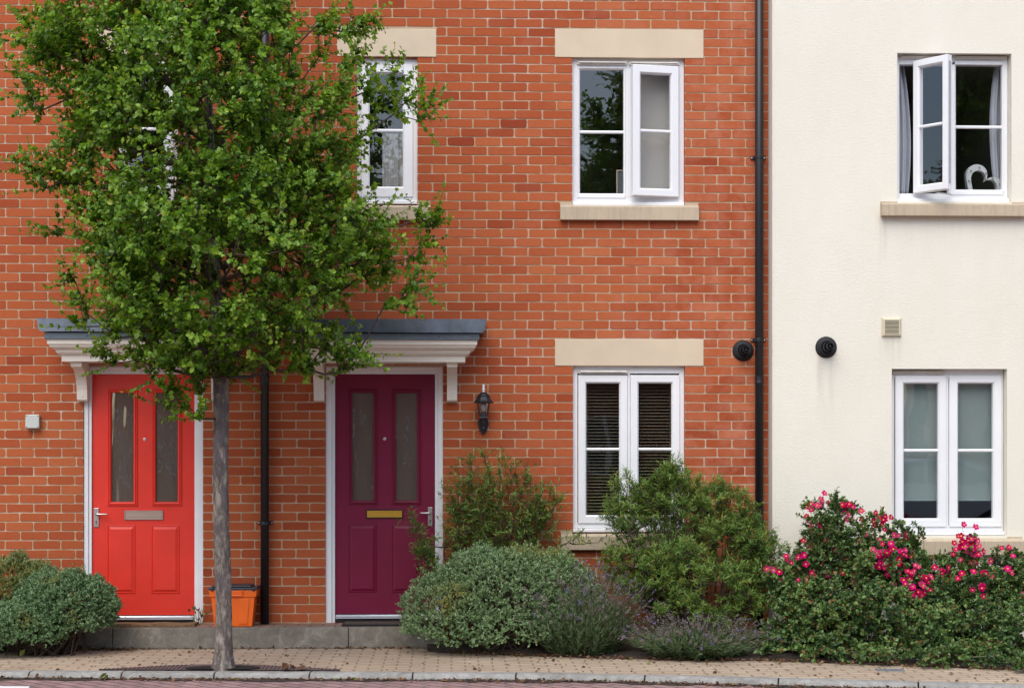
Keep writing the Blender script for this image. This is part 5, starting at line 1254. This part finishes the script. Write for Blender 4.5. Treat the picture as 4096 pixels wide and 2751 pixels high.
rose('low wide rose bush with pink flowers under the sill of the cream house window', [g0(2100, -.95), g0(2200, -1.0), g0(2300, -1.05)],
     [(2050, 1240, -.70, 30, .12, 25, .4), (2080, 1320, -.80, 40, .2, 36, .6), (2170, 1300, -.70, 30, .15, 30, .2), (2205, 1285, -.75, 24, .1, 18, .15), (2290, 1290, -.85, 40, .15, 18, .3), (2330, 1305, -.85, 40, .2, 24, .6), (2140, 1360, -.95, 70, .3, 45, 2), (2240, 1345, -1.0, 70, .3, 50, 2.4), (2330, 1350, -1.05, 70, .35, 50, 2), (2110, 1430, -1.25, 80, .35, 55, 2.6), (2220, 1430, -1.3, 90, .35, 55, 2.8), (2330, 1430, -1.4, 80, .35, 60, 2.6), (2150, 1480, -1.5, 60, .2, 25, 1), (2270, 1490, -1.6, 70, .2, 25, 1.1), (2360, 1495, -1.7, 60, .2, 28, .9), (2420, 1400, -1.2, 60, .3, 90, 1.6), (2130, 1500, -1.7, 60, .2, 14, .6), (2230, 1505, -1.8, 60, .2, 14, .5), (2340, 1512, -1.95, 70, .2, 16, .8), (2200, 1380, -.65, 140, .15, 55, 1.4)], 860, f2, 22, [(2076, 1200), (2090, 1225), (2215, 1212), (2305, 1258), (2325, 1262), (2150, 1290), (2130, 1280), (2325, 1300), (2110, 1290), (2185, 1300), (2250, 1290), (2270, 1310), (2140, 1310), (2210, 1230)], (2080, 2320))

# ---- small things on the ground
wd_ = thing('weed', 'small dark weed sprouting between the red door frame and the step', 'weed', (X(795, -.05), -.05, STEP_Z))
T = np.array([[X(795, -.05) + .01 * k, -.06, STEP_Z + .003] for k in (-2, -1, 0, 1, 2)]); D = np.array([[-.5, -.1, 1], [-.2, -.2, 1.2], [0, 0, 1.3], [.25, -.1, 1], [.6, -.1, .8]])
V, q = seg_tubes(T, T + unit(D) * .10, np.full(5, .003), np.full(5, .001), 4); np_mesh('stems', V, [q], M_STEMG, wd_)
Pp, Dd, Nn, S, _ = shoots(rg, T, D, 6, .12, .045, (.3, .9), 0, .1); foliage('foliage', wd_, M_LEAFR, Pp, Dd, Nn, S, OVAL, tints(rg, len(Pp), .5, .2, .2))
# tree surround set in the paving
ts = thing('tree_surround', 'low brown surround with a dark round hole at the foot of the tree', 'tree surround', (tb.x, TY, 0))
ly = lambda px, py: G(px, py, .004)
q = [ly(395, 2678), ly(520, 2672), ly(700, 2662), ly(800, 2659), ly(960, 2659), ly(1050, 2662), ly(1230, 2672), ly(1360, 2679)]
fr_ = [Vector((p.x, kerb_y(p.x) + .004, .004)) for p in q]
cxh, cyh = tb.x, TY; ring_i = [(cxh + .27 * math.cos(2 * math.pi * k / 40), cyh + .125 * math.sin(2 * math.pi * k / 40)) for k in range(40)]
mb = MB(); vs = [(p.x, p.y, .010) for p in fr_] + [(p.x, max(p.y, b.y + .002), .012) for p, b in zip(q, fr_)]; n = len(q)
mb.add(vs, [(i, i + 1, n + i + 1, n + i) for i in range(n - 1)])
mb.add([(p.x, max(p.y, b.y + .002), .012) for p, b in zip(q, fr_)] + [(p.x, max(p.y, b.y + .002) + .006, -.01) for p, b in zip(q, fr_)], [(i, i + 1, n + i + 1, n + i) for i in range(n - 1)])
for k in range(60):
    xk = q[0].x + (q[-1].x - q[0].x) * (k + .5) / 60; bk = np.interp(xk, [p.x for p in q], [max(p.y, b.y) for p, b in zip(q, fr_)]); fk = kerb_y(xk) + .006
    if bk - fk > .01 and abs(xk - cxh) > .28: mb.box(xk - .008, xk + .004, fk, bk - .006, .0105, .0155)
mb.build('surround_plate', M_GRILLE, ts)
MB().add([(a, max(b, kerb_y(a) + .008), .0175) for a, b in ring_i], [tuple(range(40))]).build('hole', M_VOID, ts)
pl = [G(3500, 2673, .003), G(3608, 2675, .003), G(3620, 2683, .003), G(3512, 2681, .003)]
cpo = thing('cover_plate', 'small dark grey cover plate set into the buff paving by the roses', 'cover plate', pl[0])
MB().add([(p.x, p.y, .006) for p in pl] + [(p.x, p.y, -.01) for p in pl], [(0, 1, 2, 3), (0, 1, 5, 4), (1, 2, 6, 5), (2, 3, 7, 6), (3, 0, 4, 7)]).build('plate', M_PLATE, cpo)
def big_leaf(name, label, p, size, n, m, tnt, seed):
    rg = np.random.default_rng(seed); o = thing(name, label, 'leaf', p)
    base = np.array([[p.x, p.y, p.z + .012]]) + rg.normal(size=(n, 3)) * np.array([[.02, .01, .006]]); D = rg.normal(size=(n, 3)) * np.array([[1, .4, .25]]) + np.array([[0, 0, .5]]); Nn = rg.normal(size=(n, 3)) + np.array([[0, -.6, .6]])
    tv = np.array([[0, 0, 0], [-.3, .2, .16], [-.42, .55, .30], [0, 1, .25], [.42, .55, .30], [.3, .2, .16], [0, .5, -.02]])
    foliage('blade', o, m, base, D, Nn, np.full(n, size), (tv, LEAF7[1], LEAF7[2]), np.repeat(np.array([tnt]), n, 0))
big_leaf('dead_leaf', 'curled brown dead leaf lying on the paving right of the tree', G(1155, 2683, .004), .062, 4, M_LITTER, (.35, 0, 0), 3)
big_leaf('fallen_leaf', 'single yellow green leaf lying on the paving at the far left', G(92, 2628, .003), .06, 1, M_LITTER, (.9, 1, 0), 5)
big_leaf('fallen_leaf', 'green leaf lying at the foot of the kerb left of the tree', G(400, 2722, ZR), .06, 2, M_LITTER, (.5, 1, 0), 6)
# litter along the bed edges, the step and the gutter
PX, PY, PZ = [], [], []
for i in range(2900):
    u = rg.random()
    if u < .42: x = rg.uniform(-4.6, 4.9); y = kerb_y(x) - .134 - abs(rg.normal()) * (.02 + .05 * (.5 + .5 * math.sin(x * 3.1 + 1)) ); z = ZR + .006 + .006 * rg.random()
    elif u < .52: x = rg.uniform(XS0, XS1); y = STEP_Y - .008 - abs(rg.normal()) * .035; z = .004
    elif u < .60: x = rg.uniform(XS0 - .3, XS0 + .5); y = STEP_Y - .02 - abs(rg.normal()) * .06; z = .006
    elif u < .92: x = rg.uniform(.0, 5.0); y = bed_y(x) - .02 + rg.normal() * .05; z = .010
    else: x = rg.uniform(-4.4, 4.8); y = kerb_y(x) + rg.random() * 1.2; z = .003
    PX.append(x); PY.append(y); PZ.append(z + rg.random() * .006)
Pp = np.stack([PX, PY, PZ], 1); n = len(Pp); D = rg.normal(size=(n, 3)) * np.array([[1, 1, .25]]); Nn = rg.normal(size=(n, 3)) * .5 + np.array([[0, -.3, 1]])
V, q4, q3, k = leaves(Pp, D, Nn, rg.uniform(.012, .036, n), LEAF7)
lt = np_mesh('leaf_litter', V, [q4, q3], M_LITTER, None, np.repeat(tints(rg, n, .4, .3, .07), k, 0)); kind(lt, 'stuff')

# ------------------------------------------------------------------ the far side of the street, seen as reflections in the panes
hx0, hx1, hy, hz = -9.0, 9.5, -27.0, 6.2
oh = thing('opposite_house', 'red brick house across the street, mirrored in the lower window panes and door glass', 'house', (0, hy, 0))
mb = MB(); ops = []
for x in (-7, -3.4, .2, 3.8, 7.4):
    for z in (.9, 3.6): ops.append((x - .6, x + .6, z, z + 1.35))
holes(mb, hx0, hx1, ZR, hz, ops, hy, -.12); mb.box(hx0, hx1, hy - 8, hy - .2, ZR, hz - .02)
M_OB = m_blocks('far_brick', (.36, .085, .045), (.27, .060, .032), (.42, .33, .25), .225, .075, .010)
M_OB.node_tree.nodes['Mapping'].inputs['Rotation'].default_value = (R(90), 0, 0)
mb.build('wall', M_OB, oh)
for o_ in ops:
    wf = frame_mesh((o_[0] + .02, o_[1] - .02, o_[2], o_[3]), hy - .10, .07, [((o_[0] + o_[1]) / 2 - .04, (o_[0] + o_[1]) / 2 + .04)], depth=.05).build('window', M_UPVC, oh)
    MB().box(o_[0] + .05, o_[1] - .05, hy - .12, hy - .11, o_[2] + .05, o_[3] - .05).build('pane', M_PICB, wf)
M_TILE = simple('dark_roof_tile', (.075, .06, .055), .8, var=.3, vscale=6)
MB().prism_x(hx0 - .3, hx1 + .3, [(hy + .4, hz - .05), (hy - 4.1, hz + 2.6), (hy - 8.6, hz - .05)]).build('roof', M_TILE, oh)
def far_tree(label, x, y, s, rz):
    o = tree.copy(); COL.objects.link(o); o.location = (x, y, ZR); o.scale = (s * 1.25, s * 1.25, s); o.rotation_euler = (0, 0, rz); o['label'] = label; o['group'] = 'trees across the street'
    for c in tree.children:
        d = c.copy(); COL.objects.link(d); d.parent = o
far_tree('tall leafy tree across the street, mirrored in the upper brick window', 5.3, -22.5, 1.75, 1.0)
far_tree('dense dark tree across the street, mirrored in the upper cream house window', 9.6, -21.5, 1.9, 2.4)
ch = thing('opposite_house', 'pale rendered house across the street, mirrored in the open sash of the upper brick window', 'house', (17, -27, 0))
MB().box(12.6, 24, -34, -26.5, ZR, 9.5).build('wall', simple('pale_far_render', (.72, .69, .63), .9, var=.05), ch)
MB().prism_x(12.3, 24.3, [(-26.1, 9.45), (-30.2, 12), (-34.4, 9.45)]).build('roof', M_TILE, ch)

# a silver car parked behind the photographer, mirrored low in the cream house window
cx, cy_ = 8.3, -17.3
car = thing('parked_car', 'silver car parked across the street, mirrored low in the lower cream house window', 'car', (cx, cy_, ZR))
M_CARP = simple('silver_car_paint', (.55, .57, .60), .25, metal=.4, var=.02)
side = [(-2.05, .32), (-2.12, .55), (-2.08, .82), (-1.85, .92), (-1.0, 1.0), (-.45, 1.36), (.1, 1.46), (.85, 1.44), (1.45, 1.22), (1.75, .98), (2.0, .92), (2.08, .7), (2.05, .36), (1.75, .26), (-1.75, .26)]
vs = []; fs = []; n = len(side)
for t, k in ((-1, .0), (-.97, .5), (-.8, 1), (.8, 1), (.97, .5), (1, .0)):
    for a, z in side:
        hw = .86 - max(0, z - .92) * .42
        vs.append((cx + a * (.985 + .015 * k), cy_ + hw * t, ZR + z - (1 - k) * .02 * (z > .9)))
for i in range(5): fs += [(i * n + j, i * n + (j + 1) % n, (i + 1) * n + (j + 1) % n, (i + 1) * n + j) for j in range(n)]
fs += [tuple(range(n)), tuple(range(6 * n - 1, 5 * n - 1, -1))]
MB().add(vs, fs).build('body', M_CARP, car, bevel=.02, smooth=False)
for s_ in (-1, 1):
    hw = lambda z: .86 - max(0, z - .92) * .42 + .006
    for poly in ([(-.85, .98), (-.42, 1.30), (.08, 1.38), (.08, .98)], [(.14, .98), (.14, 1.38), (.80, 1.36), (1.25, 1.18), (1.3, .99)]):
        mb = MB(); k = len(poly); mb.add([(cx + a, cy_ + s_ * hw(z), ZR + z) for a, z in poly] + [(cx + a, cy_ + s_ * (hw(z) - .02), ZR + z) for a, z in poly], [tuple(range(k)), tuple(range(2 * k - 1, k - 1, -1))] + [(i, (i + 1) % k, (i + 1) % k + k, i + k) for i in range(k)])
        mb.build('side_window', M_LID, car)
    for wx in (-1.3, 1.3):
        w_ = MB().lathe((cx + wx, cy_ + s_ * .80, ZR + .31), (0, s_, 0), [(.20, .09), (.31, .09), (.32, .06), (.32, -.10), (.2, -.1)], 28).build('wheel', M_BLACKMATT, car)
        MB().lathe((cx + wx, cy_ + s_ * .80, ZR + .31), (0, s_, 0), [(.03, .11), (.05, .10), (.19, .096), (.21, .092), (.21, .05)], 20).build('rim', M_CHROME, w_)
    MB().lathe((cx - 2.02, cy_ + s_ * .62, ZR + .68), (-1, 0, .2), [(.10, -.05), (.12, .05), (.09, .085), (.03, .10)], 16).build('headlight', M_BULB, car)
